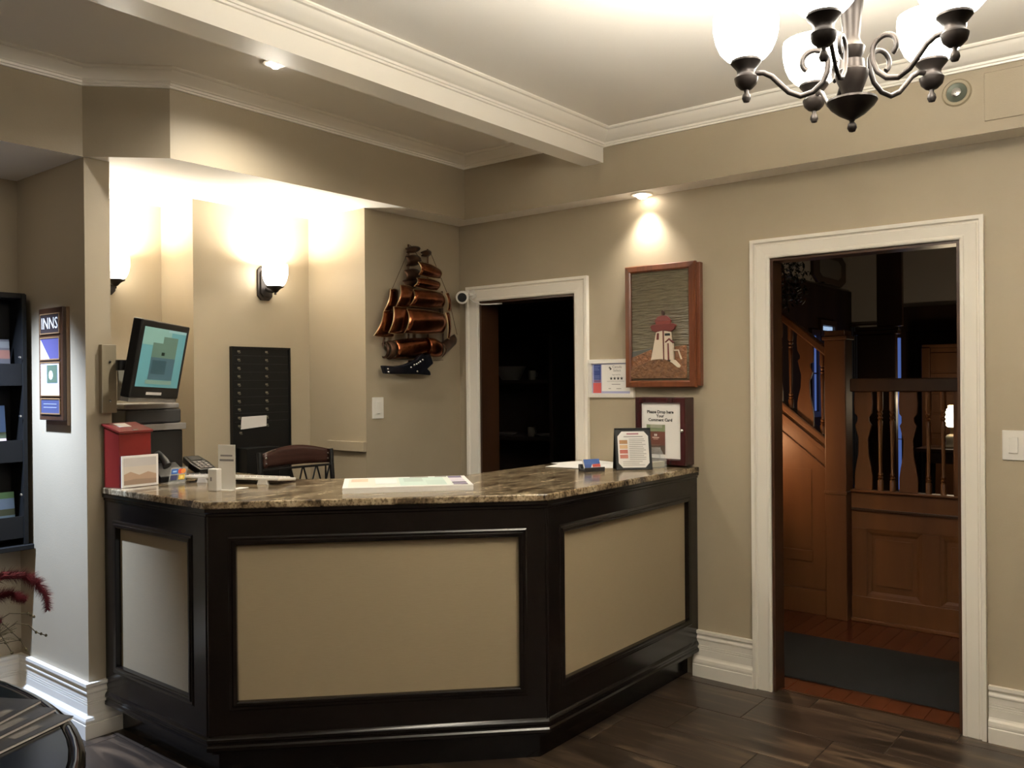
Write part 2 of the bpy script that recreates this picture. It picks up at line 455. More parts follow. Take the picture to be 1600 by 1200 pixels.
def cface(A, B, u0, u1):
    t = (B-A); L = t.length; t.normalize()
    F = Fr((A.x, A.y, 0), (t.x, t.y, 0), Z); F.o = F.o - F.n*.014
    z0, z1 = .30, .895
    lo = .0
    obj('stile', G().rect(F, lo, u0, .17, 1.02, -.03, 0), 'counter_wood', ct)
    obj('stile', G().rect(F, u1, L, .17, 1.02, -.03, 0), 'counter_wood', ct)
    obj('rail', G().rect(F, u0, u1, z1, 1.02, -.03, 0), 'counter_wood', ct)
    obj('rail', G().rect(F, u0, u1, .17, z0, -.03, 0), 'counter_wood', ct)
    obj('panel', G().rect(F, u0-.002, u1+.002, z0-.002, z1+.002, -.028, -.018), 'panel_linen', ct, label='beige fabric panel')
    obj('panel_moulding', G().sweep(F, [(u0, z0), (u1, z0), (u1, z1), (u0, z1)], [(-.002, -.02), (-.002, .004), (.004, .008), (.012, .008), (.016, .003), (.024, .005), (.030, .001), (.030, -.004), (-.0, -.02)], closed=True), 'counter_wood', ct, smooth=35)
    return F
cface(P1, P2, .10, .665)
cface(P2, P3, .112, 1.187)
cface(P3, P4, .118, 1.186)
top = offs(PP, .0) + [(-.002, -.905), (-1.01, -.905), (-1.52, -.405), (-1.52, .44), (-2.165, .44), (-2.165, .075)]
cto = obj('countertop', G().slab(WORLD, top, 1.031, 1.059), 'granite', bev=.005)
tag(cto, 'brown mottled granite worktop of the reception counter', 'countertop')
ZT = 1.059

# ------------------------------------------------------------------ chandelier
CH = Vector((-1.955, -3.005, 0))
ch = thing('chandelier', 'bronze five-arm chandelier with glowing white glass shades', 'chandelier', (CH.x, CH.y, ZMAIN))
def cz(pr): return [(r, z) for r, z in pr]
obj('canopy', G().lathe([(.0, 2.77), (.03, 2.772), (.055, 2.785), (.062, 2.805)], CH, 24), 'bronze', ch, smooth=40)
obj('stem', G().lathe([(.011, 2.43), (.011, 2.772)], CH, 12), 'bronze', ch, smooth=40)
obj('column', G().lathe([(.016, 2.23), (.026, 2.245), (.03, 2.262), (.022, 2.272), (.018, 2.285), (.023, 2.34), (.03, 2.39), (.026, 2.42), (.012, 2.435)], CH, 20), 'bronze', ch, smooth=40)
obj('hub', G().lathe([(.017, 2.135), (.019, 2.15), (.026, 2.17), (.036, 2.195), (.037, 2.207), (.030, 2.212), (.028, 2.232)], CH, 20), 'bronze', ch, smooth=40)
obj('bowl', G().lathe([(.0, 2.094), (.010, 2.098), (.030, 2.110), (.048, 2.126), (.056, 2.138), (.055, 2.143), (.040, 2.147), (.018, 2.150)], CH, 24), 'bronze', ch, smooth=40)
obj('finial', G().lathe([(.0, 2.068), (.007, 2.070), (.011, 2.078), (.009, 2.087), (.005, 2.092), (.008, 2.098)], CH, 14), 'bronze', ch, smooth=50)
R = .235
for k in range(5):
    a = .6978 - (k-2)*2*math.pi/5
    rd = Vector((math.cos(a), math.sin(a), 0))
    def q(r, z): return Vector((CH.x, CH.y, 0)) + rd*r + Z*z
    path = []
    for i in range(19):                                   # open scroll beside the column
        th = math.radians(-50 + i*13.5); rr = .022+.011*i/18
        path.append(q(.084+rr*math.cos(th), 2.238+rr*math.sin(th)))
    for r, z in ((.053, 2.215), (.063, 2.190), (.085, 2.170), (.112, 2.163), (.138, 2.175), (.158, 2.196), (.176, 2.216), (.195, 2.227), (.214, 2.228)):
        path.append(q(r, z))
    arm = obj('arm', G().tube(path, .0065, 8, flat=.75), 'bronze', ch, smooth=60)
    c = q(R, 0)
    obj('cup', G().lathe([(.004, 2.190), (.014, 2.193), (.024, 2.203), (.027, 2.213), (.028, 2.219), (.024, 2.223), (.021, 2.230), (.022, 2.238), (.030, 2.248), (.036, 2.255), (.036, 2.260), (.03, 2.262)], c, 20), 'bronze', arm, smooth=40)
    obj('finial', G().lathe([(.0, 2.160), (.007, 2.162), (.0105, 2.170), (.009, 2.178), (.005, 2.184), (.006, 2.192)], c, 12), 'bronze', arm, smooth=50)
    sh = [(.030, 2.259), (.047, 2.268), (.061, 2.284), (.070, 2.305), (.0755, 2.330), (.0765, 2.352), (.075, 2.370)]
    obj('shade', G().lathe(sh + [(r-.004, z) for r, z in sh[::-1][:-1]] + [(.024, 2.263)], c, 28, cap=False), 'glass_glow', arm, smooth=60, label='glowing white glass shade')
    lamp('bulb', 'POINT', c+Z*2.335, P_CHANDELIER, WARM, ch, .035)

# ------------------------------------------------------------------ sconces
def sconce(x, y, label):
    t = thing('wall_sconce', label, 'sconce', (x, y, 1.97), 'sconces in the reception niche')
    F = Fr((x, y, 0), X, Z)
    ring = [(-.048, 1.99), (-.026, 1.967), (.026, 1.967), (.048, 1.99), (.048, 2.135), (.026, 2.158), (-.026, 2.158), (-.048, 2.135)]
    obj('backplate', G().slab(F, ring, -.002, .014).slab(F, [(a*.72, 2.062+(b-2.062)*.8) for a, b in ring], .012, .024), 'bronze', t, bev=.003)
    path = [F.p(0, 2.03, .02), F.p(0, 2.018, .05), F.p(0, 2.012, .08), F.p(0, 2.016, .105)]
    obj('arm', G().tube(path, .009, 10), 'bronze', t, smooth=60)
    c = F.p(0, 0, .105)
    obj('cup', G().lathe([(.0, 1.992), (.008, 1.995), (.006, 2.004), (.014, 2.008), (.022, 2.018), (.030, 2.026), (.046, 2.034), (.048, 2.039), (.03, 2.04)], c, 20), 'bronze', t, smooth=40)
    sh = [(.036, 2.038), (.052, 2.052), (.063, 2.075), (.069, 2.105), (.070, 2.135), (.068, 2.16)]
    obj('shade', G().lathe(sh + [(r-.004, z) for r, z in sh[::-1]], c, 28, cap=False), 'sconce_glow', t, smooth=60, label='glowing white glass shade')
    lamp('bulb', 'POINT', c+Z*2.12, P_SCONCE, WARM, t, .035)
sconce(-1.090, .495, 'lit bronze wall sconce above the black key rack')
sconce(-1.835, .812, 'lit bronze wall sconce half hidden behind the pillar edge')

# ------------------------------------------------------------------ recessed lights
def downlight(x, y, z, label, power, color, aim, spot, blend, r=.042, emitter='spot_glow'):
    t = thing('recessed_downlight', label, 'downlight', (x, y, z), 'recessed downlights')
    obj('trim_ring', G().lathe([(r, -.001), (r+.012, -.008), (r+.024, -.006), (r+.026, 0)], (x, y, z), 28, cap=False), 'trim', t, smooth=50)
    obj('lens', G().lathe([(.0, -.026), (r*.5, -.023), (r*.85, -.014), (r, -.002)], (x, y, z), 24, cap=False), emitter, t, smooth=60, label='glowing bulb face')
    lamp('bulb', 'SPOT', (x, y, z-.045), power, color, t, .03, aim, spot, blend)
    return t
downlight(-1.806, -.615, ZBAY, 'lit recessed downlight in the bay ceiling left of the beam', P_BAY_SPOT, NEUTRAL, (-1.80, -.62, 0), 156, 1.0, r=.026)
downlight(-.066, -1.350, ZB, 'lit recessed downlight under the soffit above the lighthouse picture', P_SOFFIT_SPOT, NEUTRAL, (-.12, -1.352, 0), 104, 1.0, r=.032)
downlight(-2.86, .36, ZB, 'cool recessed downlight in the ceiling of the brochure recess', P_RECESS_SPOT, COOL, (-2.36, .52, .2), 66, 1.0)
# unlit eyeball fitting and access panel on the soffit face
t = thing('eyeball_light', 'round unlit eyeball light set into the soffit face', 'light fitting', (SX, -2.857, 2.6))
FE = Fr((SX, -2.857, 2.653), -Y, Z)
obj('trim_ring', G().lathe([(.036, -.001), (.040, .006), (.050, .007), (.056, .0)], n=28, F=FE, cap=False), 'taupe_plate', t, smooth=50)
obj('reflector', G().lathe([(.0, .001), (.02, .0015), (.038, .004)], n=24, F=FE, cap=False), mat('eye_green', C(72, 78, 66), .3, .3), t, smooth=60)
obj('bulb', G().lathe([(.018, .003), (.018, .010), (.013, .013), (.007, .012), (.0, .014)], n=20, F=FE, cap=False), 'nickel', t, smooth=50)
o = obj('access_panel', G().rect(WR, 2.957, 3.40, 2.517, 2.708, .144, .150), 'wall', bev=.002)
tag(o, 'taupe painted access panel at the right end of the soffit', 'access panel')
# unseen bowl lights added to raise the ambient light from behind the viewpoint
def fill_bowl(x, y, label):
    t = thing('fill_bowl_light', label, 'fill light', (x, y, ZMAIN), 'added fill lights behind the viewpoint')
    obj('rim', G().lathe([(.13, -.012), (.15, -.02), (.155, -.004), (.15, 0)], (x, y, ZMAIN), 28, cap=False), 'bronze', t, smooth=40)
    obj('bowl', G().lathe([(.0, -.10), (.06, -.09), (.11, -.055), (.14, -.012)], (x, y, ZMAIN), 28, cap=False), mat('fill_bowl_glow', C(255, 245, 228), .4, emit=(1, .92, .78, 1), es=5), t, smooth=60)
    lamp('bulb', 'POINT', (x, y, ZMAIN-.16), P_REAR_FILL, WARM, t, .08)
fill_bowl(-5.6, -2.6, 'added bowl-shaped fill light out of view on the left')
fill_bowl(-4.2, -5.4, 'added bowl-shaped fill light behind the viewpoint')
#@@OBJECTS@@
# ------------------------------------------------------------------ things on and around the counter
# ballot box
FB = Fr((-2.197, -.038, ZT), (.161, .036, 0), Z)
t = thing('ballot_box', 'red painted ballot box with slanted lid on the counter end', 'ballot box', (-2.11, .02, ZT))
obj('body', G().slab(Fr(FB.p(0, 0), -FB.n, Z), [(0, 0), (.095, 0), (.095, .262), (0, .232)], 0, .166), 'red_paint', t, bev=.002)
FL = Fr(FB.p(-.006, .232, .008), FB.r, -FB.n*.1+Z*.03)
obj('lid', G().rect(FL, 0, .178, 0, .118, 0, .010), 'red_paint', t, bev=.002)
obj('slot_card', G().rect(FL, .045, .105, .055, .10, .0102, .012), 'paper', t, label='white card lying on the lid')
obj('hinge', G().rect(FL, .075, .10, .004, .014, .010, .013), 'nickel', t)
obj('lock', G().lathe([(.006, 0), (.006, .004), (.0, .005)], n=12, F=Fr(FB.p(.166, .165, -.03), -FB.n, Z)), 'nickel', t)
o = thing('postcard', 'white bordered desert photo card leaning on the red box', 'postcard', (-2.11, -.06, ZT))
FC = Fr((-2.196, -.052, ZT+.002), (.17, .006, 0), Z)
obj('card', G().rect(FC, 0, .168, 0, .135, 0, .003), 'paper', o)
prints('picture', FC, [((.01, .158, .01, .125), flat(196, 190, 186)), ((.01, .158, .01, .088), flat(208, 198, 186)), ([(.01, .01), (.158, .01), (.158, .05), (.12, .062), (.08, .05), (.04, .066), (.01, .055)], flat(176, 148, 124)), ([(.01, .01), (.158, .01), (.158, .03), (.06, .034), (.01, .028)], flat(150, 126, 108))], o, d=.0034)
# wall mounted screen
t = thing('mount_plate', 'taupe painted mounting plate screwed to the pillar edge', 'wall plate', (-2.19, PY, 1.378))
obj('plate', G().rect(WB, -2.224, -2.160, 1.378, 1.674, -PY, -PY+.028), 'taupe_plate', t, bev=.002)
for b in (1.60, 1.43): obj('screw', G().lathe([(.006, .028), (.005, .031), (.0, .032)], n=12, F=Fr((-2.19, PY, b), X, Z)), 'nickel', t, smooth=50)
MA, MT, MR = -1.047, -.179, -.037
mc = Vector((-2.030, -.087, 1.603))
mn = Vector((math.cos(MA)*math.cos(MT), math.sin(MA)*math.cos(MT), math.sin(MT)))
mr = Vector((-math.sin(MA), math.cos(MA), 0)); mu = mn.cross(mr)
mr2 = mr*math.cos(MR)+mu*math.sin(MR); mu2 = mn.cross(mr2)
FM = Fr(mc, mr2, mu2)
t = thing('monitor', 'black monitor with a cyan lit screen on a swing arm', 'monitor', (-2.03, -.05, 1.43))
obj('housing', G().slab(FM, [(-.19, -.167), (.19, -.167), (.19, .167), (-.19, .167)], -.045, 0), 'black_plastic', t, bev=.006)
obj('back_shell', G().rect(FM, -.13, .13, -.11, .12, -.075, -.045), 'black_plastic', t, bev=.012)
obj('bottom_strip', G().rect(FM, -.185, .185, -.185, -.167, -.045, -.004), 'grey_plastic', t, bev=.002)
sx0, sx1, sy0, sy1 = -.166, .166, -.118, .138
obj('screen', G().rect(FM, sx0, sx1, sy0, sy1, 0, .0006), glow(96, 152, 160, .26), t, label='cyan lit screen')
prints('screen_image', FM, [((sx0+.0, sx0+.215, sy1-.075, sy1), glow(128, 168, 160, .26)), ((.02, sx1, sy1-.012, sy1), glow(140, 176, 178, .25)),
    ((-.085, .105, -.085, .105), glow(92, 120, 108, .22)), ((-.085, -.01, .075, .105), glow(128, 168, 160, .27)), ((-.085, .105, -.085, .012), glow(70, 100, 112, .2)),
    ((-.07, .04, -.06, -.0), glow(52, 80, 90, .16)), ((-.01, .015, .022, .036), glow(24, 40, 30, .1)), ((-.1, .105, -.104, -.087), glow(120, 150, 140, .22))], t, d=.0009)
prints('label_strip', FM, [((-.075, .045, -.152, -.140), 'paper_grey')], t, d=.0008)
obj('swing_arm', G().tube([(-2.157, .02, 1.585), (-2.13, .015, 1.585), (-2.10, .005, 1.59), mc-mn*.07], .016, 10).lathe([(.026, 0), (.026, .045)], c=(-2.150, .022, 1.562), n=14), 'black_plastic', t, smooth=40)
# clipped leaflet behind the monitor
o = obj('leaflet', G().rect(Fr((-2.12, .07, 1.36), (1, .05, 0), Z), -.03, .05, .07, .22, 0, .002), flat(150, 146, 130))
tag(o, 'small pale leaflet hanging behind the monitor', 'leaflet')
# printer
t = thing('printer', 'black office printer with a grey paper tray in the niche', 'printer', (-1.93, .27, ZT))
obj('base_unit', G().box(-2.075, -1.80, .14, .40, ZT, 1.286), 'black_plastic', t, bev=.006)
obj('paper_tray', G().box(-2.085, -1.79, .125, .38, 1.288, 1.318), 'grey_plastic', t, bev=.003)
obj('scanner_unit', G().box(-2.07, -1.80, .15, .40, 1.32, 1.385), 'dark_grey_plastic', t, bev=.008)
obj('scanner_lid', G().box(-2.075, -1.81, .15, .40, 1.387, 1.412), 'grey_plastic', t, bev=.006)
obj('paper_stop', G().slab(Fr((-1.80, .13, 0), Y, Z), [(0, ZT+.02), (.02, ZT+.02), (.16, 1.28), (.13, 1.28)], -.012, 0), 'black_plastic', t)
# phone and card terminal
t = thing('desk_phone', 'black desk phone with coiled cord behind the red box', 'phone', (-1.90, .01, ZT))
obj('base', G().slab(Fr((-1.99, -.0, ZT), Y, Z), [(0, 0), (.115, 0), (.115, .075), (.10, .08), (0, .028)], 0, .13), 'black_plastic', t, bev=.004)
obj('handset', G().tube([(-1.965, -.01, ZT+.075), (-1.965, .0, ZT+.088), (-1.96, .04, ZT+.112), (-1.955, .08, ZT+.118), (-1.955, .10, ZT+.105)], [.024, .022, .015, .022, .024], 12, flat=.7), 'dark_grey_plastic', t, smooth=60)
path = []
for i in range(120):
    u = i/119; a = u*2*math.pi*15
    path.append((-1.85+u*.11, .045+.02*math.sin(u*3.1)+.010*math.cos(a), ZT+.014+.010*math.sin(a)))
obj('coiled_cord', G().tube(path, .0026, 5), 'black_plastic', t, smooth=60)
t = thing('card_terminal', 'black payment terminal with keypad beside the desk phone', 'card terminal', (-1.72, .12, ZT))
FT = Fr((-1.745, .085, ZT+.035), (1, -.1, 0), (0, 1, .35))
obj('body', G().slab(FT, [(0, 0), (.085, 0), (.095, .09), (.085, .17), (.005, .17), (-.005, .09)], -.035, .0), 'black_plastic', t, bev=.006)
obj('display', G().rect(FT, .015, .07, .11, .15, 0, .002), 'dark_grey_plastic', t)
for i in range(3):
    for j in range(4): obj('key', G().rect(FT, .012+i*.022, .028+i*.022, .015+j*.021, .03+j*.021, 0, .003), 'grey_plastic', t)
# acrylic stand with payment marks
t = thing('card_sign_stand', 'small clear acrylic stand showing coloured payment card marks', 'sign stand', (-1.955, -.06, ZT))
FA = Fr((-2.0, -.078, ZT), (1, .01, 0), Z*.07+Y*.014+X*.022)
obj('front_sheet', G().rect(FA, 0, .082, 0, .075, 0, .002), 'acrylic', t)
obj('foot_sheet', G().box(-2.0, -1.918, -.078, -.02, ZT, ZT+.002), 'acrylic', t)
prints('card_marks', FA, [((.006, .037, .045, .068), flat(44, 92, 170)), ((.012, .031, .053, .060), flat(150, 190, 230)), (disc(.050, .056, .012), flat(206, 70, 44)), (disc(.063, .056, .012), flat(232, 140, 60)),
    ((.006, .037, .018, .040), flat(50, 52, 92)), ((.044, .074, .018, .040), flat(214, 176, 62)), (disc(.059, .029, .007), flat(236, 214, 120))], t, d=.0026)
# white sign with little box
FS = Fr((-1.972, -.430, ZT), (.36, -.93, 0), Z)
t = thing('counter_sign', 'narrow upright white sign with two printed lines', 'sign', (-1.957, -.47, ZT))
obj('sheet', G().rect(FS, 0, .083, 0, .188, 0, .003), 'white_plastic', t, bev=.001)
obj('foot', G().rect(FS, 0, .083, 0, .003, -.045, .03), 'white_plastic', t)
prints('printed_lines', FS, lines(.012, .070, .138, .148, 1, 'ink_grey', .7, False)+lines(.008, .076, .118, .130, 1, 'ink_grey', .7, False), t, d=.0034)
FS2 = Fr((-1.995, -.425, ZT), (.36, -.93, 0), Z)
t = thing('white_dispenser', 'little white box standing in front of the narrow sign', 'dispenser', tuple(FS2.p(.02, 0, .02)))
obj('case', G().rect(FS2, .0, .043, 0, .092, 0, .035), 'white_plastic', t, bev=.004)
prints('sensor_mark', FS2, [((.012, .02, .042, .058), 'ink_grey')], t, d=.0354)
o = obj('note_paper', G().slab(Fr((-1.90, -.47, ZT+.0005), (1, .3, 0), (-.3, 1, 0)), [(-.035, -.02), (.035, -.02), (.03, .022), (-.04, .02)], 0, .0015), 'paper')
tag(o, 'small white slip of paper beside the narrow sign', 'paper')
# keyboard seen from behind
kd = Vector((.367, -.93, 0)); kn = Vector((.93, .367, 0))
k0 = Vector((-1.918, -.055, ZT))
t = thing('keyboard', 'white keyboard seen from behind, propped on its feet', 'keyboard', tuple(k0))
FK = Fr(k0+Z*.020, kd, kn-Z*.10)
obj('case', G().rect(FK, 0, .49, 0, .15, -.0, .013), 'white_plastic', t, bev=.004)
for a in (.075, .385):
    obj('foot', G().slab(Fr(k0, kd, Z), [(a, 0), (a+.055, 0), (a+.048, .022), (a+.008, .022)], -.014, 0), 'white_plastic', t, bev=.002)
kg = None
for j in range(4):
    for i in range(14):
        a, b = .02+i*.0322, .018+j*.031
        if kg is None:
            kg = obj('key', G().rect(Fr((0, 0, 0), FK.r, FK.u), .0, .028, .0, .026, .0, .005), 'paper_grey', t, local=True); kk = kg
        else:
            kk = kg.copy(); COL.objects.link(kk)
        kk.location = FK.p(a, b, .013)-k0
# thick pad of printed sheets
FPd = Fr((-1.764, -.969, ZT+.0005), (.39, -.348, 0), (.25, .28, 0))
t = thing('map_pad', 'thick pad of coloured map sheets lying along the counter front', 'paper pad', tuple(FPd.p(.26, .18)))
for j in range(4): obj('sheet_layer', G().rect(FPd, -.001*(j % 2), .522+.001*(j % 2), .0-.0006*(j % 2), .352, .0056*j, .0056*j+.0054), 'paper', t)
it = [((.02, .504, .02, .332), flat(226, 232, 222)), ((.02, .13, .02, .332), flat(236, 226, 214)), ((.03, .10, .20, .31), flat(226, 196, 170)), ((.23, .42, .03, .32), flat(206, 224, 214)),
      ((.25, .33, .16, .30), flat(190, 206, 196)), ((.34, .42, .05, .20), flat(196, 214, 204)), ((.28, .36, .31, .332), flat(120, 112, 96)), ((.39, .44, .31, .332), flat(110, 100, 96)),
      ((.445, .504, .27, .332), flat(118, 106, 134)), ((.445, .504, .20, .262), flat(222, 214, 222)), ((.445, .504, .02, .11), flat(96, 86, 104)), ((.445, .504, .05, .07), flat(206, 200, 214)), ((.445, .504, .115, .19), flat(212, 204, 214)), ((.13, .22, .10, .28), flat(232, 236, 234))]
prints('map_print', FPd, it, t, d=.0226)
# papers at the wall end
for k, (x, y, rz, w, h, lab) in enumerate([(-.30, -1.08, .18, .297, .21, 'blank white sheet lying uppermost by the business cards'), (-.17, -1.05, -.35, .297, .21, 'white sheet pushed against the wall below the certificate'), (-.20, -1.20, .55, .30, .21, 'white sheet partly under the black menu stand')]):
    c, s = math.cos(rz), math.sin(rz)
    o = obj('paper_sheet', G().rect(Fr((x, y, ZT+.0005), (c, s, 0), (-s, c, 0)), -w/2, w/2, -h/2, h/2, .0012*(2-k), .0012*(2-k)+.001), 'paper')
    tag(o, lab, 'paper', 'loose sheets at the wall end of the counter')
t = thing('card_holder', 'small dark holder filled with red, white and blue business cards', 'card holder', (-.475, -1.30, ZT))
FH = Fr((-.533, -1.276, ZT), (.107, -.05, 0), Z)
obj('tray', G().slab(Fr(FH.p(0, 0, 0), -FH.n, Z), [(-.028, 0), (.035, 0), (.035, .034), (.028, .034), (.018, .012), (-.018, .008), (-.022, .02), (-.028, .02)], 0, .115), 'dark_grey_plastic', t, bev=.002)
FHc = Fr(FH.p(.012, .012, .012), FH.r, Z-FH.n*.45)
obj('cards', G().rect(FHc, 0, .09, 0, .05, -.012, 0), 'paper', t)
prints('card_print', FHc, [((0, .09, .024, .05), flat(66, 96, 156)), ([(0, 0), (.03, 0), (.045, .024), (0, .024)], flat(60, 84, 140)), ((.045, .09, .0, .024), flat(176, 70, 56)), ((.045, .09, .004, .009), flat(226, 200, 196))], t, d=.0004)
# menu stand
FN = Fr((-.389, -1.382, ZT), (.126, -.132, 0), Z)
mh = .205
mat('leatherette', C(10, 10, 11), .5, spec=.3, bump=.1, bscale=300)
t = thing('menu_stand', 'black leatherette menu easel with a white printed menu', 'menu stand', tuple(FN.p(.09, 0, -.05)))
FNf = Fr(FN.p(0, 0, 0), FN.r, Z*.2-FN.n*.045)
obj('front_board', G().rect(FNf, 0, .182, 0, mh, -.006, 0), 'leatherette', t, bev=.003)
FNb = Fr(FN.p(0, 0, -.085), FN.r, Z*.2+FN.n*.038)
obj('back_board', G().rect(FNb, 0, .182, 0, mh+.003, -.003, .003), 'leatherette', t, bev=.002)
oc = [(.035, .012), (.147, .012), (.168, .035), (.168, .168), (.147, .192), (.035, .192), (.014, .168), (.014, .035)]
obj('menu_sheet', G().slab(FNf, oc, .0, .0012), 'paper', t)
it = [((.06, .12, .176, .184), flat(170, 120, 128)), ((.045, .14, .164, .168), 'ink_grey')]
for j, (r_, g_, b_) in enumerate([(150, 110, 70), (206, 170, 130), (176, 96, 80), (190, 120, 104)]): it.append(((.022, .062, .13-j*.024, .149-j*.024), flat(r_, g_, b_)))
it += lines(.07, .155, .048, .158, 12, flat(176, 172, 168), .4)+lines(.035, .15, .02, .046, 3, flat(176, 172, 168), .35)
prints('menu_print', FNf, it, t, d=.0016)
# clear holder with cards
t = thing('acrylic_holder', 'clear acrylic card holder between menu easel and comment box', 'card holder', (-.13, -1.48, ZT))
FQ = Fr((-.214, -1.480, ZT), (.096, -.03, 0), Z)
obj('front_pane', G().rect(FQ, 0, .10, 0, .04, .0, .002), 'acrylic', t)
obj('back_pane', G().rect(FQ, 0, .10, 0, .10, -.045, -.043), 'acrylic', t)
for a in (0, .098): obj('side_pane', G().slab(Fr(FQ.p(a, 0), -FQ.n, Z), [(0, 0), (.045, 0), (.045, .10), (0, .04)], -.002, 0), 'acrylic', t)
obj('bottom_pane', G().rect(FQ, 0, .10, 0, .003, -.045, .0), 'acrylic', t)
obj('cards', G().rect(FQ, .006, .094, .004, .03, -.03, -.006), flat(196, 186, 160), t)
# comment box
t = thing('comment_box', 'mahogany wall box asking for comment cards', 'comment box', (-.05, -1.46, 1.066))
a0, a1, b0, b1 = 1.318, 1.605, 1.068, 1.412
obj('case', G().rect(WR, a0, a1, b0, b1, 0, .082), 'mahogany', t, bev=.004)
obj('door_frame', G().sweep(WR, [(a0, b0), (a1, b0), (a1, b1), (a0, b1)], [(.0, .08), (.0, .096), (-.004, .1), (-.026, .1), (-.032, .09), (-.032, .08)], closed=True), 'mahogany', t)
obj('notice', G().rect(WR, a0+.03, a1-.03, b0+.03, b1-.025, .082, .085), 'paper', t, label='white printed notice')
text('lettering', WR, 1.458, 1.316, .0215, 'Please Drop here\nYour\nComment Card', 'ink', t, d=.0858, bold=.0007)
BRN = flat(94, 52, 40)
prints('brochure', WR, [((1.378, 1.486, 1.12, 1.272), BRN), ((1.378, 1.486, 1.236, 1.272), flat(118, 128, 96)), ((1.40, 1.47, 1.255, 1.272), flat(150, 150, 132)), ((1.378, 1.486, 1.12, 1.165), flat(70, 58, 48)),
    ((1.424, 1.430, 1.213, 1.224), 'paper'), ((1.433, 1.439, 1.213, 1.224), 'paper'), ((1.412, 1.452, 1.203, 1.208), flat(214, 190, 176)), ((1.418, 1.446, 1.196, 1.199), flat(196, 160, 146))]+lines(1.408, 1.464, 1.132, 1.172, 6, flat(128, 104, 92), .3), t, d=.0862)
obj('knob', G().lathe([(.004, 0), (.004, .006), (.007, .008), (.008, .012), (.0, .015)], n=12, F=Fr((-.1, -1.594, 1.245), -Y, Z)), 'nickel', t, smooth=50)
# certificate
t = thing('certificate', 'white framed rating certificate with four black stars', 'certificate', (-.01, -1.11, 1.41))
a0, a1, b0, b1 = .972, 1.262, 1.408, 1.616
obj('frame', G().sweep(WR, [(a0, b0), (a1, b0), (a1, b1), (a0, b1)], [(0, 0), (0, .018), (-.022, .020), (-.022, .008), (-.022, 0)], closed=True), 'white_plastic', t, bev=.001)
obj('sheet', G().rect(WR, a0+.02, a1-.02, b0+.02, b1-.02, .001, .008), flat(168, 170, 204), t)
it = [((1.055, 1.235, 1.442, 1.588), 'paper'), ((1.004, 1.05, 1.49, 1.588), flat(44, 62, 128)), ((1.0, 1.052, 1.432, 1.488), flat(206, 92, 88)), ((1.004, 1.05, 1.49, 1.505), flat(120, 86, 120))]
it += lines(1.008, 1.044, 1.555, 1.583, 3, flat(110, 124, 176), .35)+lines(1.008, 1.044, 1.50, 1.53, 3, flat(110, 124, 176), .35)
it += [(star(1.117+.022*j, 1.511, .0105), 'ink') for j in range(4)]
it += [((1.09, 1.20, 1.495, 1.4965), 'ink_grey'), ((1.12, 1.175, 1.478, 1.481), 'ink_grey'), ((1.10, 1.115, 1.455, 1.458), 'ink_grey'), ((1.15, 1.18, 1.455, 1.458), 'ink_grey'), (disc(1.108, 1.570, .006), 'ink_grey'), ([(1.108, 1.556), (1.122, 1.562), (1.112, 1.572)], 'ink')]
prints('certificate_print', WR, it, t, d=.0085)
text('lettering', WR, 1.155, 1.564, .020, 'Canada\nSelect', 'ink_grey', t, d=.0115)
text('lettering_small', WR, 1.15, 1.532, .010, 'Approved by', 'ink_grey', t, d=.0115)
# carved lighthouse picture
t = thing('lighthouse_carving', 'carved and painted lighthouse relief in a heavy brown wooden frame', 'picture', (-.03, -1.44, 1.46))
a0, a1, b0, b1 = 1.235, 1.642, 1.462, 2.100
obj('back_box', G().rect(WR, a0+.012, a1+.018, b0+.008, b1-.006, 0, .034), 'frame_wood', t, bev=.003)
obj('frame', G().sweep(WR, [(a0, b0), (a1, b0), (a1, b1), (a0, b1)], [(0, .03), (0, .052), (-.004, .058), (-.028, .060), (-.036, .054), (-.036, .03)], closed=True), 'frame_wood', t)
sky = mat('carved_sky', C(112, 104, 84), .42, vary=C(92, 84, 66), vscale=9, stretch=(1, 1.6, 14), bump=1.0, bscale=7)
MATS['carved_sky'].node_tree.nodes['Bump'].inputs['Distance'].default_value = .02
obj('carved_panel', G().rect(WR, a0+.03, a1-.03, b0+.03, b1-.03, .03, .044), sky, t, label='chiselled grey green sky')
def zp(x, y): return (1.263+(x-390)/405.*.327, 2.064-(y-215)/770.*.555)
def rel(name, pts, d0, d1, m, **kw): return obj(name, G().slab(WR, [zp(*p) for p in pts], d0, d1), m, t, bev=.0015, **kw)
CW = flat(214, 200, 180, .45); CR = flat(98, 40, 35, .45); CB = mat('carved_brown', C(120, 82, 50), .5, vary=C(86, 56, 34), vscale=40, bump=.8, bscale=70); CD = flat(58, 36, 28, .5)
rel('sea', [(392, 790), (545, 765), (560, 850), (392, 860)], .043, .046, flat(78, 82, 78, .4))
rel('rocks', [(392, 835), (470, 805), (545, 775), (560, 850), (640, 880), (392, 930)], .043, .049, mat('carved_rock', C(140, 92, 58), .5, vary=C(104, 70, 48), vscale=50, bump=.9, bscale=60))
rel('rocks', [(712, 760), (796, 752), (796, 960), (740, 930), (712, 850)], .043, .048, 'carved_rock')
rel('tower_face', [(586, 650), (634, 645), (638, 855), (545, 855)], .043, .056, CW)
rel('tower_face', [(640, 645), (690, 655), (704, 855), (640, 855)], .043, .054, CW)
rel('tower_edge', [(632, 600), (641, 600), (643, 855), (636, 855)], .043, .058, CR)
rel('gallery', [(545, 612), (560, 600), (710, 596), (724, 606), (716, 636), (690, 655), (640, 640), (585, 655), (556, 640)], .043, .059, CR)
rel('lantern', [(580, 576), (690, 572), (686, 598), (585, 600)], .043, .057, flat(120, 54, 48, .45))
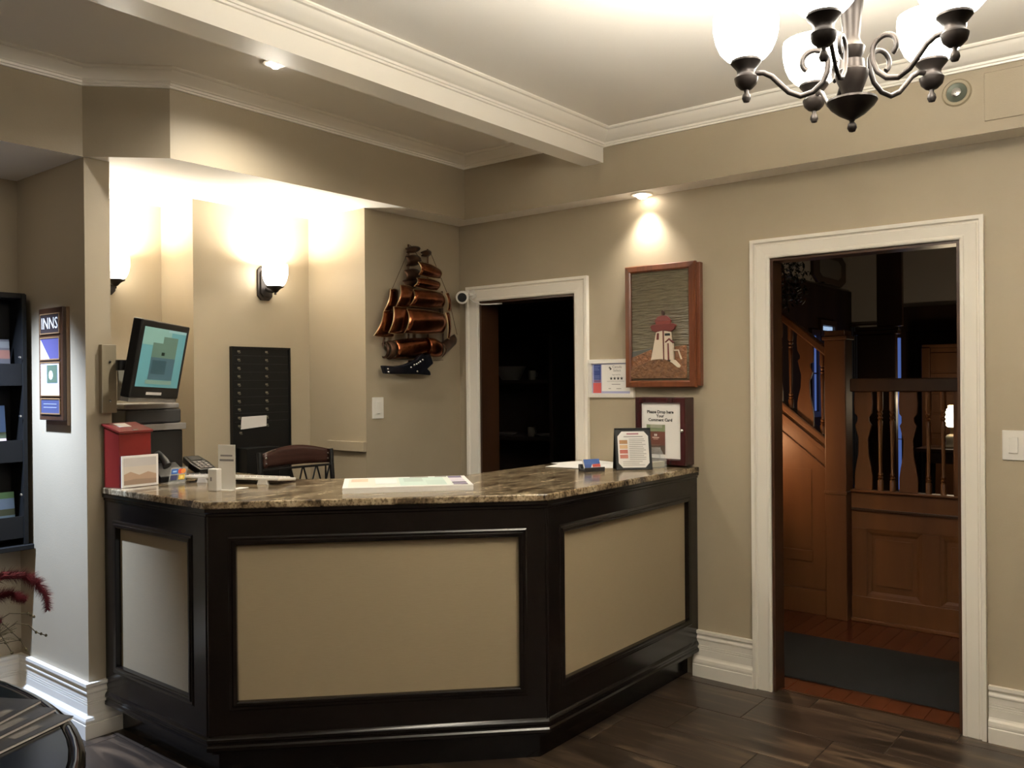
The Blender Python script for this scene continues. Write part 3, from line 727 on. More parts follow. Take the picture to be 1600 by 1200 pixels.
rel('dome', [(575, 576), (600, 544), (632, 534), (664, 540), (692, 572)], .043, .060, flat(112, 56, 54, .45))
rel('weather_vane', [(626, 536), (622, 505), (632, 496), (642, 508), (638, 536)], .043, .054, CD)
rel('window', [(592, 660), (608, 660), (606, 708), (588, 708)], .055, .058, CR)
rel('window', [(648, 664), (684, 664), (686, 682), (648, 682)], .053, .057, flat(36, 38, 34))
rel('porch', [(656, 722), (680, 704), (706, 728), (708, 855), (656, 855)], .043, .058, CW)
rel('porch_roof', [(650, 726), (680, 698), (712, 732), (706, 738), (680, 712), (656, 732)], .043, .061, CR)
rel('porch_post', [(668, 735), (678, 735), (682, 855), (670, 855)], .043, .060, CR)
rel('railing', [(708, 782), (742, 782), (766, 850), (756, 852), (738, 792), (708, 792)], .043, .054, CW)
rel('steps', [(690, 852), (720, 856), (758, 898), (748, 912), (708, 896), (680, 870)], .045, .055, CW)
rel('hill', [(392, 915), (480, 880), (560, 850), (610, 842), (650, 850), (700, 876), (750, 920), (796, 960), (796, 986), (392, 986)], .043, .056, CB)
# copper ship
t = thing('ship_sculpture', 'copper sailing ship wall sculpture on dark metal waves', 'wall sculpture', (-.42, 0, 1.55), None)
SAILS = [(-.05, [(-.526, 2.266), (-.412, 2.291), (-.407, 2.272), (-.516, 2.245)], .02, 0), (-.05, [(-.402, 2.258), (-.316, 2.279), (-.316, 2.252), (-.397, 2.24)], .02, 0),
 (-.04, [(-.520, 2.221), (-.408, 2.24), (-.400, 2.195), (-.512, 2.170)], .03, 0), (-.08, [(-.469, 2.191), (-.266, 2.174), (-.262, 2.118), (-.464, 2.120)], .035, 1),
 (-.04, [(-.533, 2.140), (-.409, 2.157), (-.41, 2.105), (-.523, 2.081)], .03, 0), (-.085, [(-.485, 2.097), (-.268, 2.096), (-.290, 2.045), (-.506, 2.050)], .03, 1),
 (-.04, [(-.545, 2.079), (-.431, 2.099), (-.431, 2.055), (-.534, 2.038)], .03, 0), (-.055, [(-.660, 2.020), (-.575, 2.022), (-.612, 1.905), (-.708, 1.900)], .022, 1),
 (-.055, [(-.715, 1.895), (-.605, 1.899), (-.615, 1.762), (-.788, 1.758)], .028, 1), (-.085, [(-.615, 2.046), (-.485, 2.040), (-.505, 1.936), (-.650, 1.926)], .03, 1),
 (-.085, [(-.668, 1.920), (-.528, 1.923), (-.560, 1.780), (-.706, 1.776)], .03, 1), (-.072, [(-.505, 2.030), (-.235, 2.030), (-.232, 1.945), (-.533, 1.938)], .04, 1),
 (-.06, [(-.53, 1.94), (-.24, 1.945), (-.24, 1.90), (-.55, 1.91)], .012, 0),
 (-.075, [(-.560, 1.916), (-.230, 1.908), (-.232, 1.796), (-.582, 1.780)], .045, 1), (-.07, [(-.224, 2.029), (-.170, 2.033), (-.154, 1.937), (-.209, 1.93)], .02, 1), (-.07, [(-.226, 1.914), (-.160, 1.91), (-.167, 1.766), (-.211, 1.765)], .02, 1)]
for y0, q4, bl, cu in SAILS:
    A_, B_, C_, D_ = [Vector((x, 0, z)) for x, z in q4]
    def fn(u, v, A_=A_, B_=B_, C_=C_, D_=D_, y0=y0, bl=bl):
        p = (A_.lerp(B_, u)).lerp(D_.lerp(C_, u), v)
        sag = .006*math.sin(math.pi*u)*(1-2*v)
        return (p.x, y0+.0 - bl*math.sin(math.pi*(.12+.76*v)) - .010*math.sin(math.pi*u) - .03*(0.5-u)*(1 if cu else .4), p.z + sag)
    sl = obj('sail', G().grid(fn, 10, 8), 'copper' if cu else 'copper_dark', t, smooth=60, solid=.004, fixn=False)
    ed = [fn(i/10, 0) for i in range(11)] + [fn(1, i/8) for i in range(1, 9)] + [fn(1-i/10, 1) for i in range(1, 11)] + [fn(0, 1-i/8) for i in range(1, 9)]
    obj('edge_wire', G().tube(ed, .0032, 5), 'solder' if cu else 'copper_dark', sl, smooth=60)
for x0, z0, x1, z1 in ((-.481, 1.70, -.475, 2.30), (-.322, 1.72, -.316, 2.29), (-.68, 1.70, -.62, 2.03), (-.19, 1.72, -.195, 2.05)):
    obj('mast', G().tube([(x0, -.035, z0), (x1, -.035, z1)], .006, 8), 'copper_dark', t, smooth=60)
for x0, z0, x1, z1 in ((-.316, 2.285, -.16, 2.03), (-.475, 2.295, -.335, 2.17), (-.16, 2.03, -.08, 1.79), (-.31, 1.625, -.205, 1.632), (-.62, 2.03, -.50, 2.24)):
    obj('rigging_wire', G().tube([(x0, -.05, z0), (x1, -.05, z1)], .0016, 5), 'copper_dark', t)
def hullf(x0, x1, zc0, zc1, r0, r1, y0):
    def fn(u, v):
        a = math.pi*(v-.5)*1.25; r = r0+(r1-r0)*u + .008*math.sin(math.pi*u)
        return (x0+(x1-x0)*u, y0-r*.8*math.cos(a)+.02, zc0+(zc1-zc0)*u+r*math.sin(a)*-1)
    return fn
obj('hull', G().grid(hullf(-.60, -.32, 1.688, 1.712, .050, .046, -.055), 12, 12), 'copper', t, smooth=60, solid=.004, fixn=False)
obj('stern', G().grid(hullf(-.645, -.605, 1.682, 1.687, .044, .047, -.05), 6, 12), 'copper_dark', t, smooth=60, solid=.004, fixn=False)
obj('stern_ring', G().grid(hullf(-.668, -.650, 1.682, 1.684, .036, .042, -.045), 4, 12), 'copper_dark', t, smooth=60, solid=.004, fixn=False)
obj('bow', G().grid(hullf(-.35, -.243, 1.713, 1.698, .048, .046, -.07), 8, 12), 'copper', t, smooth=60, solid=.004, fixn=False)
def prow(u, v):
    A_, B_, C_, D_ = Vector((-.236, 0, 1.737)), Vector((-.085, 0, 1.793)), Vector((-.070, 0, 1.735)), Vector((-.225, 0, 1.650))
    p = A_.lerp(B_, u).lerp(D_.lerp(C_, u), v)
    return (p.x, -.06-.035*math.sin(math.pi*v)*(1-.6*u)+.03*u, p.z)
obj('prow', G().grid(prow, 10, 8), 'copper_dark', t, smooth=60, solid=.004, fixn=False)
wave = [(-.716, 1.595), (-.62, 1.590), (-.548, 1.600), (-.50, 1.615), (-.456, 1.631), (-.43, 1.655), (-.403, 1.668), (-.37, 1.655), (-.339, 1.668), (-.313, 1.61), (-.362, 1.578), (-.34, 1.562), (-.335, 1.540), (-.457, 1.547), (-.58, 1.546), (-.697, 1.549)]
wv = obj('waves', G().slab(WB, wave, .045, .075), 'steel_blue', t, bev=.006)
for x, z in ((-.68, 1.575), (-.675, 1.558), (-.50, 1.585), (-.475, 1.60), (-.455, 1.605), (-.44, 1.612), (-.425, 1.62), (-.405, 1.63), (-.45, 1.562)):
    obj('rivet', G().lathe([(.007, .075), (.005, .079), (.0, .081)], n=8, F=Fr((x, 0, z), X, Z)), 'nickel', wv, smooth=60)
obj('mounting_bracket', G().box(-.45, -.35, -.06, .0, 1.60, 1.63).box(-.45, -.35, -.06, .0, 1.95, 1.97), 'copper_dark', t)
# key rack
mat('rack_black', C(9, 9, 9), .45, spec=.3); mat('rack_line', C(20, 20, 20), .5)
t = thing('key_rack', 'tall black key rack with numbered hooks on the niche wall', 'key rack', (-1.125, .47, .95))
FKy = Fr((0, .495, 0), X, Z)
obj('board', G().rect(FKy, -1.316, -.935, .95, 1.703, 0, .022), 'rack_black', t, bev=.002)
obj('frame', G().sweep(FKy, [(-1.316, .95), (-.935, .95), (-.935, 1.703), (-1.316, 1.703)], [(0, .02), (0, .03), (-.010, .03), (-.010, .02)], closed=True), 'rack_black', t)
obj('key_tray', G().rect(FKy, -1.29, -1.08, .95, 1.15, .022, .12), 'rack_black', t, bev=.003)
hk = None
for i in range(10):
    for x in (-1.272, -1.094):
        z = 1.677-i*.0453 - (.0 if x < -1.2 else .0)
        if hk is None:
            hk = obj('hook_tag', G().rect(WB, -.008, .008, -.005, .005, 0, .002).tube([(0, 0, -.010), (0, -.012, -.010), (0, -.016, -.006)], .002, 5), flat(104, 100, 84, .35), t, local=True); h2 = hk
        else: h2 = hk.copy(); COL.objects.link(h2)
        h2.location = Vector((x, .473, z))-t.location
    if i: obj('groove_strip', G().rect(FKy, -1.30, -.95, 1.698-i*.0453, 1.7-i*.0453, .022, .024), 'rack_line', t)
h2 = hk.copy(); COL.objects.link(h2); h2.location = Vector((-1.264, .473, 1.232))-t.location
o = obj('note_sheet', G().slab(Fr((0, .468, 0), X, Z), [(-1.268, 1.250), (-1.104, 1.262), (-1.102, 1.322), (-1.262, 1.318)], .002, .004), 'paper_grey')
tag(o, 'white note hanging crookedly from the black key rack', 'note')
# chair behind the counter
t = thing('counter_chair', 'dark metal counter chair with a curved brown wooden back', 'chair', (-1.245, -.2, 0))
def cf(u, z, d=0): return Vector((-1.475+.464*u, .0+.03*math.sin(math.pi*u)+d, z))
for u in (0.02, .98):
    x = -1.475+.464*u
    obj('back_post', G().tube([(x, .02, 0), (x, -.02, .45), (x, -.03, .68), (x, 0, 1.0), (x, .012, 1.150 if u > .5 else 1.157)], .013, 8), 'black_plastic', t, smooth=60)
    obj('front_leg', G().tube([(x, -.40, 0), (x, -.385, .66)], .013, 8), 'black_plastic', t, smooth=60)
    obj('side_stretcher', G().tube([(x, .0, .28), (x, -.393, .28)], .009, 8), 'black_plastic', t, smooth=60)
obj('foot_rail', G().tube([(-1.466, -.393, .24), (-1.02, -.393, .24)], .010, 8), 'black_plastic', t, smooth=60)
obj('seat', G().slab(WORLD, [(-1.475, -.41), (-1.015, -.41), (-1.02, .0), (-1.47, .0)], .655, .70), 'counter_wood', t, bev=.012)
def rail(u, v):
    top_ = 1.150+.032*math.sin(math.pi*u); bot = 1.078+.004*math.sin(math.pi*u)
    p = cf(.06+.88*u, bot+(top_-bot)*v); return p
obj('top_rail', G().grid(rail, 16, 4), mat('chair_wood', C(64, 40, 34), .22, vary=C(46, 28, 24), vscale=6, stretch=(.4, 1, 8)), t, smooth=60, solid=.018, fixn=False, label='curved brown wooden back rail')
for u in (.085, .915):
    for z in (1.10, 1.128): obj('rail_screw', G().lathe([(.006, 0), (.004, .003), (0, .004)], n=8, F=Fr(cf(u, z, -.011), X, Z)), 'nickel', t)
obj('lower_bar', G().tube([cf(i/10, 1.066) for i in range(11)], .006, 6), 'black_plastic', t, smooth=60)
obj('lower_bar', G().tube([cf(i/10, .80) for i in range(11)], .006, 6), 'black_plastic', t, smooth=60)
for u in (.45, .62, .79):
    obj('lattice_bar', G().tube([cf(u, 1.066), cf(u+.16, .80)], .005, 6), 'black_plastic', t, smooth=60)
    obj('lattice_bar', G().tube([cf(u+.16, 1.066), cf(u, .80)], .005, 6), 'black_plastic', t, smooth=60)
for u in (.06, .28, .9): obj('lattice_bar', G().tube([cf(u, 1.066), cf(u, .80)], .005, 6), 'black_plastic', t, smooth=60)
# switches, ledge, camera
def switch(F, a0, a1, b0, b1, d, label):
    t = thing('light_switch', label, 'switch', tuple(F.p((a0+a1)/2, b0, d)))
    obj('plate', G().rect(F, a0, a1, b0, b1, d, d+.006), 'white_plastic', t, bev=.002)
    m_, h_ = (a0+a1)/2, (b0+b1)/2
    obj('rocker', G().rect(F, m_-.017, m_+.017, h_-.033, h_+.033, d+.006, d+.010), 'white_plastic', t, bev=.002)
    return t
s_ = switch(WB, -.735, -.652, 1.297, 1.417, 0, 'white dimmer switch below the copper ship')
prints('slider_mark', WB, [((-.703, -.685, 1.322, 1.325), 'ink_grey')], s_, d=.0105)
switch(WR, 2.988, 3.068, 1.163, 1.284, 0, 'white rocker switch right of the large doorway')
o = obj('wall_ledge', G().box(-.80, -.778, .0, .314, 1.115, 1.170), 'wall', bev=.002)
tag(o, 'taupe painted ledge on the niche wall beside the chair', 'ledge')
t = thing('security_camera', 'white security camera at the corner of the small door casing', 'camera', (-.03, -.12, 2.0))
cd = (Vector((-4.0, -3.0, 1.3))-Vector((-.08, -.10, 2.02))).normalized()
FCm = Fr((-.075, -.095, 2.018), cd.cross(Z).normalized()*-1, Z); FCm.u = (Z-cd*Z.dot(cd)).normalized(); FCm.r = FCm.u.cross(cd); FCm.n = cd
obj('housing', G().lathe([(.030, -.05), (.037, -.045), (.040, .03), (.038, .038), (.030, .040)], n=24, F=FCm), 'white_plastic', t, smooth=40)
obj('lens', G().lathe([(.028, .041), (.026, .043), (.012, .0432), (.0, .044)], n=20, F=FCm), 'black_plastic', t, smooth=40)
obj('bracket', G().tube([(-.026, -.135, 2.035), (-.05, -.13, 2.035), (-.062, -.085, 2.02)], .012, 8).lathe([(.028, 0), (.028, .008)], n=18, F=Fr((-.026, -.135, 2.035), -Y, Z)), 'white_plastic', t, smooth=40)
obj('cable', G().tube([(-.04, -.12, 2.01), (-.05, -.16, 1.985), (-.045, -.22, 1.968), (-.03, -.28, 1.966), (.03, -.32, 1.972)], .004, 6), 'white_plastic', t, smooth=60)

# ------------------------------------------------------------------ left recess
FPq = Fr((PX, 0, 0), -Y, Z)
t = thing('inns_plaque', 'tall dark wooden plaque with white INNS lettering on the pillar side', 'plaque', (PX, .34, 1.34))
a0, a1, b0, b1 = -.462, -.226, 1.345, 1.843
obj('board', G().rect(FPq, a0, a1, b0, b1, 0, .030), 'oak_dark', t, bev=.003)
obj('back_board', G().rect(FPq, a0+.03, a1+.004, b0-.02, b1, 0, .014), mat('plaque_edge', C(120, 92, 62), .5), t)
for k, (q0, q1) in enumerate(((1.73, 1.815), (1.615, 1.71), (1.455, 1.60), (1.375, 1.44))):
    m_ = [flat(40, 28, 26), flat(66, 62, 104), flat(196, 196, 226), flat(56, 60, 92)][k]
    obj('inset_plate', G().rect(FPq, a0+.025, a1-.025, q0, q1, .030, .033), m_, t)
    obj('inset_rim', G().sweep(FPq, [(a0+.022, q0-.003), (a1-.022, q0-.003), (a1-.022, q1+.003), (a0+.022, q1+.003)], [(0, .03), (0, .035), (-.005, .035), (-.005, .03)], closed=True), 'plaque_edge', t)
text('lettering', FPq, -.344, 1.772, .072, 'INNS', 'paper', t, d=.034, squeeze=1.02)
prints('plaque_print', FPq, [([(a0+.026, 1.617), (-.345, 1.617), (a0+.026, 1.705)], flat(196, 196, 230)), ((-.375, -.27, 1.51, 1.59), flat(70, 84, 66)), (disc(-.335, 1.545, .02), flat(210, 212, 206)), ((-.41, -.28, 1.40, 1.404), flat(120, 124, 160)), ((-.41, -.28, 1.415, 1.419), flat(120, 124, 160))], t, d=.0336)
# brochure rack
mat('rack_wood', C(10, 10, 10), .6, spec=.25)
t = thing('brochure_rack', 'black wooden brochure rack hung in the recess', 'brochure rack', (-2.60, .757, .745))
RX0, RX1 = -2.93, -2.305
obj('back_panel', G().box(RX0, RX1, .74, .757, .745, 1.92), 'rack_wood', t)
for x in (RX0, RX1-.02): obj('side_panel', G().box(x, x+.02, .60, .757, .745, 1.92), 'rack_wood', t, bev=.002)
obj('bottom_shelf', G().box(RX0-.03, RX1+.018, .585, .745, .745, .768), 'rack_wood', t, bev=.003)
obj('top_board', G().box(RX0, RX1, .61, .745, 1.90, 1.925), 'rack_wood', t, bev=.003)
for z in (.80, 1.15, 1.50):
    obj('pocket_lip', G().box(RX0+.02, RX1-.02, .605, .612, z, z+.10), 'rack_wood', t)
    obj('pocket_floor', G().box(RX0+.02, RX1-.02, .612, .728, z, z+.008), 'rack_wood', t)
for z in (1.0, 1.36, 1.63): obj('rail_stud', G().lathe([(.006, 0), (.005, .004), (.0, .005)], n=10, F=Fr((RX1-.032, .60, z), X, Z)), 'nickel', t)
def brochure(x0, x1, z, h, cols, lab):
    F = Fr((x0, .655, z), X, Z+Y*.12); w = x1-x0
    o = thing('brochure', lab, 'brochure', (x0+w/2, .655, z), 'brochures in the black rack')
    obj('leaflet_body', G().rect(F, 0, w, 0, h, -.006, 0), 'paper', o)
    it = []
    for (p0, p1, c_) in cols: it.append(((0, w, h*p0, h*p1), flat(*c_)))
    prints('cover_print', F, it, o, d=.0004)
brochure(-2.50, -2.372, 1.165, .245, [(.45, 1, (96, 132, 190)), (.38, .5, (74, 84, 60)), (0, .38, (206, 176, 172)), (0, .12, (222, 206, 200))], 'beach brochure with blue sky in the middle rack row')
brochure(-2.50, -2.338, .815, .195, [(.85, 1, (92, 134, 96)), (.6, .85, (128, 156, 200)), (.25, .6, (86, 96, 76)), (.35, .45, (130, 160, 190)), (0, .25, (196, 198, 196))], 'coastal landscape brochure in the lowest rack row')
brochure(-2.52, -2.352, 1.515, .20, [(.0, 1, (58, 54, 54)), (.55, .75, (104, 66, 52)), (.8, .95, (86, 84, 80)), (.0, .2, (150, 148, 142))], 'dark brochure with pale foot in the top rack row')
brochure(-2.70, -2.56, 1.165, .24, [(0, 1, (150, 80, 60)), (.6, .9, (220, 210, 190))], 'rust red brochure further left in the middle rack row')
brochure(-2.70, -2.56, .815, .22, [(0, 1, (70, 110, 130)), (.1, .4, (220, 220, 210))], 'teal brochure further left in the lowest rack row')
# coffee table with magazines and flowers
TC = Vector((-3.315, -.82, 0)); TH = .55
t = thing('coffee_table', 'black oval coffee table with a glossy rounded rim', 'table', (TC.x, TC.y, 0))
def ell(a, b, n=56): return [(TC.x+a*math.cos(2*math.pi*i/n), TC.y+b*math.sin(2*math.pi*i/n)) for i in range(n)]
obj('top', G().slab(WORLD, ell(.42, .815), TH-.02, TH+.002), 'glass_black', t)
obj('rim', G().sweep(WORLD, ell(.428, .823)[::-1], [(-.012+.022*math.cos(a), TH-.016+.019*math.sin(a)) for a in [2*math.pi*i/12 for i in range(12)]], closed=True), mat('rim_lacquer', C(26, 21, 18), .12, coat=.6), t, smooth=60)
obj('apron', G().slab(WORLD, ell(.33, .70), TH-.09, TH-.028), 'counter_wood', t)
for sx, sy in ((1, 1), (1, -1), (-1, 1), (-1, -1)):
    obj('leg', G().lathe([(.022, 0), (.018, .02), (.026, .30), (.034, TH-.04)], (TC.x+sx*.22, TC.y+sy*.45, 0), 14), 'counter_wood', t, smooth=50)
FMg = [((-3.20, -1.02, 0), .52, 'grey magazine with sketched lines, uppermost of the stack on the table'), ((-3.195, -1.075, 0), .44, 'grey magazine in the middle of the stack on the table'), ((-3.18, -1.13, 0), .38, 'grey magazine lowest of the stack on the table')]
for k, (c, rz, lab) in enumerate(FMg):
    z = TH+.0038+(2-k)*.009
    cs, sn = math.cos(rz), math.sin(rz)
    F = Fr((c[0], c[1], z), (cs, sn, 0), (-sn, cs, 0))
    o = thing('magazine', lab, 'magazine', (c[0], c[1], z), 'magazines on the coffee table')
    obj('pages', G().rect(F, -.15, .272, -.11, .10, 0, .007), 'paper_grey', o)
    obj('cover', G().rect(F, -.152, .274, -.112, .102, .0072, .0084), flat(38, 36, 35, .35), o)
    prints('cover_print', F, [([(.02, -.10), (.03, -.10), (.12, .09), (.112, .09)], flat(92, 88, 84)), ([(-.1, .03), (.26, -.02), (.26, -.016), (-.1, .036)], flat(84, 80, 77)), ((.215, .262, .06, .085), flat(150, 146, 140)), ((.10, .19, -.09, -.06), flat(96, 92, 88))], o, d=.0088)
t = thing('flower_vase', 'dried red plumes and budding twigs in a vase on the coffee table', 'flowers', (-3.43, -1.27, TH+.002))
v0 = Vector((-3.43, -1.27, TH+.002))
obj('vase', G().lathe([(.04, .0012), (.055, .03), (.06, .09), (.045, .16), (.03, .20), (.036, .225), (.03, .222), (.024, .20)], v0, 22, cap=True), mat('vase_glaze', C(70, 58, 50), .2), t, smooth=50)
def plume(path, r, lab=None):
    """a soft bristly flower head"""
    P_ = [Vector(p) for p in path]; g = G()
    g.tube(P_, [max(.002, r*.35*math.sin(math.pi*min(1, .15+i/(len(P_)-1)))) for i in range(len(P_))], 8)
    nb_ = 2600
    for i in range(nb_):
        s_ = random.random()*(len(P_)-1); j = int(s_); u = s_-j
        p = P_[j].lerp(P_[min(j+1, len(P_)-1)], u); tg = (P_[min(j+1, len(P_)-1)]-P_[max(j-0, 0)]).normalized() if j+1 < len(P_) else (P_[-1]-P_[-2]).normalized()
        d_ = Vector((random.gauss(0, 1), random.gauss(0, 1), random.gauss(0, 1))); d_ = (d_-tg*d_.dot(tg)).normalized()*.9+tg*.45
        ln = r*(.7+.5*random.random())*(.55+.45*math.sin(math.pi*min(1, .2+s_/(len(P_)-1)*.8)))
        sd = d_.cross(tg).normalized()*.0011
        g.face([p-sd, p+sd, p+d_*ln])
    g.tube([(-3.43, -1.27, .70), (-3.36, -1.23, .80), P_[0]], .002, 5)
    return obj('plume', g, mat('plume_red', C(100, 14, 30), .8, vary=C(70, 10, 24), vscale=60), t, fixn=False)
plume([(-3.20, -1.17, .93), (-3.14, -1.18, .985), (-3.085, -1.19, 1.005), (-3.04, -1.20, .998), (-3.005, -1.20, .97), (-2.985, -1.20, .935), (-2.979, -1.20, .895)], .030)
plume([(-3.22, -1.16, .86), (-3.16, -1.18, .93), (-3.11, -1.19, .955), (-3.07, -1.20, .955), (-3.04, -1.20, .935)], .030)
plume([(-3.24, -1.15, .80), (-3.20, -1.16, .87), (-3.16, -1.17, .90), (-3.09, -1.18, .885)], .03)
for pth, nbuds in (([(-3.43, -1.27, .70), (-3.14, -1.19, .87), (-3.075, -1.20, .905), (-3.03, -1.20, .895), (-3.015, -1.2, .883)], 3), ([(-3.43, -1.27, .70), (-3.13, -1.19, .84), (-3.06, -1.2, .875), (-3.03, -1.2, .865), (-3.01, -1.2, .84), (-2.985, -1.2, .826)], 4), ([(-3.43, -1.27, .70), (-3.15, -1.2, .86), (-3.10, -1.2, .86), (-3.07, -1.2, .80)], 3), ([(-3.43, -1.27, .70), (-3.16, -1.19, .88), (-3.09, -1.2, .88), (-3.05, -1.2, .83)], 3), ([(-3.43, -1.27, .70), (-3.12, -1.19, .83), (-3.05, -1.2, .83), (-3.035, -1.2, .80)], 2)):
    tw = obj('twig', G().tube(pth, .0013, 5), mat('twig_brown', C(70, 62, 44), .8), t)
    for b in range(nbuds):
        p = Vector(pth[-1-b]) if b < 2 else Vector(pth[-1]).lerp(Vector(pth[-2]), .5)
        obj('bud', G().lathe([(.0, -.004), (.0034, -.002), (.0034, .002), (.0, .005)], p, 7), mat('bud_green', C(74, 68, 46), .8), tw, smooth=60)
g = G()
for i in range(46):
    p = Vector((-3.10, -1.19, .85)); q_ = p+Vector((random.uniform(-.02, .055), random.uniform(-.02, .02), random.uniform(-.03, .03)))
    g.tube([Vector((-3.17, -1.18, .82)), p.lerp(q_, .6), q_], .0007, 4)
obj('dried_sprays', g, 'bud_green', t, kind='stuff')

# ------------------------------------------------------------------ pantry behind the small doorway
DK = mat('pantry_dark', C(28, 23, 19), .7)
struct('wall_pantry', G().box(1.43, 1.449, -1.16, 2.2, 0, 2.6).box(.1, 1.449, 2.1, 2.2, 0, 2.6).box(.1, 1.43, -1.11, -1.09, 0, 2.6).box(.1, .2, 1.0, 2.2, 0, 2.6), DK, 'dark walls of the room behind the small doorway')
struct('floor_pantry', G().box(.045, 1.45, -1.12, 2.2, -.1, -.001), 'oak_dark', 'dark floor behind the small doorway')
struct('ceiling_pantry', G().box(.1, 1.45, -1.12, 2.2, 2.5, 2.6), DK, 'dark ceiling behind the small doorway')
t = thing('dresser', 'dark dresser with open shelves seen through the small doorway', 'dresser', (1.24, .45, 0))
mat('dresser_wood', C(34, 24, 18), .5)
obj('side', G().box(1.06, 1.42, .06, .09, 0, 2.05), 'dresser_wood', t); obj('side', G().box(1.06, 1.42, .86, .89, 0, 2.05), 'dresser_wood', t)
obj('back', G().box(1.40, 1.42, .09, .86, 0, 2.05), 'dresser_wood', t)
for z in (.45, 1.085, 1.51, 1.85): obj('shelf', G().box(1.06, 1.40, .09, .86, z-.025, z), 'dresser_wood', t)
DISH = flat(96, 92, 86, .35)
o = obj('serving_bowl', G().lathe([(.06, 0), (.075, .008), (.115, .092), (.118, .105), (.112, .10), (.07, .018), (.0, .015)], (1.19, .555, 1.51), 28), DISH, smooth=50); tag(o, 'wide pale bowl on the dresser shelf in the dark room', 'bowl')
for k, (y, z, lab) in enumerate(((.30, 1.51, 'pale mug beside the wide bowl on the dresser'), (.31, 1.085, 'pale mug on the lower dresser shelf'))):
    o = thing('mug', lab, 'mug', (1.13, y, z), 'mugs on the dresser')
    obj('cup_body', G().lathe([(.024, 0), (.028, .008), (.028, .07), (.025, .07), (.024, .01), (.0, .008)], (1.13, y, z), 18), DISH, o, smooth=50)
    obj('handle', G().tube([(1.13, y-.026, z+.058), (1.13, y-.046, z+.05), (1.13, y-.046, z+.026), (1.13, y-.026, z+.016)], .004, 6), DISH, o, smooth=60)
for k, (y, z, lab) in enumerate(((.58, 1.085, 'flat pale dish at the left on the lower dresser shelf'), (.20, 1.085, 'flat pale dish at the right on the lower dresser shelf'))):
    o = obj('dish', G().lathe([(.04, 0), (.055, .005), (.08, .018), (.082, .021), (.055, .01), (.0, .007)], (1.17, y, z), 24), DISH, smooth=50); tag(o, lab, 'dish', 'dishes on the dresser')

# ------------------------------------------------------------------ stair hall behind the large doorway
hf = struct('floor_hall', G().box(.05, 5.2, -4.5, 1.5, -.1, -.012), 'oak_dark', 'reddish plank floor of the stair hall')
pc = None
for i in range(22):
    y = -1.30-i*.088
    if pc is None:
        pc = obj('plank', G().box(-.74, .74, -.0432, .0432, -.014, 0), 'red_floor', hf, local=True, bev=.001); p_ = pc
    else: p_ = pc.copy(); COL.objects.link(p_)
    p_.location = (.785, y, 0)
obj('threshold', G().box(.045, .06, -2.83, -2.015, -.01, .002), 'oak_dark', hf)
struct('wall_hall', G().box(5.0, 5.1, -4.5, -.8, 0, 3.3).box(2.65, 5.1, -.8, -.7, 0, 3.3).box(.1, 5.1, -4.6, -4.5, 0, 3.3).box(.1, 2.7, 1.4, 1.5, 0, 3.3).box(2.6, 2.7, -.8, 1.5, 0, 3.3).box(.1, 1.45, -1.17, -1.12, 0, 3.3).box(1.45, 1.5, -1.17, 1.5, 0, 3.3).box(.1, .16, -4.5, -2.95, 0, 3.3).box(.1, .16, -1.9, -1.17, 0, 3.3).box(.1, .16, -2.95, -1.9, 2.3, 3.3), 'hall_plaster', 'dim plaster walls of the stair hall')
struct('ceiling_hall', G().box(.1, 5.1, -4.6, 1.5, 3.2, 3.3), 'hall_plaster', 'dim ceiling of the stair hall')
o = obj('door_mat', G().box(.235, .985, -3.1, -1.45, .0005, .008), 'black_mat', bev=.003); tag(o, 'long black ribbed mat on the hall floor', 'mat')
WS = Fr((1.5, 0, 0), -Y, Z)
sc = thing('staircase', 'brown oak staircase rising to the left with turned balusters', 'staircase', (1.9, -1.3, 0))
def sl(a): return 1.126+(1.757-a)*.79            # top of the stringer
def rl(a): return 1.645+(1.761-a)*.836           # underside of the handrail
A0, A1 = .95, 1.775
obj('stringer', G().slab(WS, [(A1, .0), (A1, sl(A1)), (A0, sl(A0)), (A0, .0)], -.03, 0), 'oak', sc)
obj('stringer_cap', G().slab(WS, [(A1, sl(A1)), (A0, sl(A0)), (A0, sl(A0)+.012), (A1, sl(A1)+.012)], -.07, .03), 'oak_dark', sc)
for k, (o0, o1, dd) in enumerate(((-.10, -.065, .018), (-.20, -.185, .012), (-.045, -.0, .012))):
    obj('stringer_moulding', G().slab(WS, [(A1, sl(A1)+o0), (A1, sl(A1)+o1), (A0, sl(A0)+o1), (A0, sl(A0)+o0)], 0, dd), 'oak', sc, bev=.003)
obj('stile', G().slab(WS, [(1.674, .16), (1.775, .16), (1.775, sl(1.775)-.2), (1.674, sl(1.674)-.2)], 0, .012), 'oak', sc)
obj('base_rail', G().rect(WS, A0, A1, 0, .155, 0, .018), 'oak', sc, bev=.003)
obj('mid_rail', G().rect(WS, A0, 1.674, .33, .40, 0, .012), 'oak', sc, bev=.003)
obj('inset_panel', G().rect(WS, 1.30, 1.665, .41, .92, 0, .003), 'oak', sc)
nw = G().rect(WS, 1.773, 1.904, 0, 1.74, -.065, .065)
nwo = obj('newel_post', nw, 'oak', sc, bev=.006)
obj('newel_cap', G().rect(WS, 1.762, 1.915, 1.74, 1.765, -.077, .077).rect(WS, 1.775, 1.902, 1.765, 1.80, -.065, .065), 'oak', nwo, bev=.006)
obj('newel_band', G().rect(WS, 1.768, 1.909, .78, .80, -.07, .07), 'oak', nwo, bev=.004)
obj('handrail', G().slab(WS, [(1.773, rl(1.773)), (A0, rl(A0)), (A0, rl(A0)+.062), (1.773, rl(1.773)+.062)], -.035, .035), 'oak', sc, bev=.010)
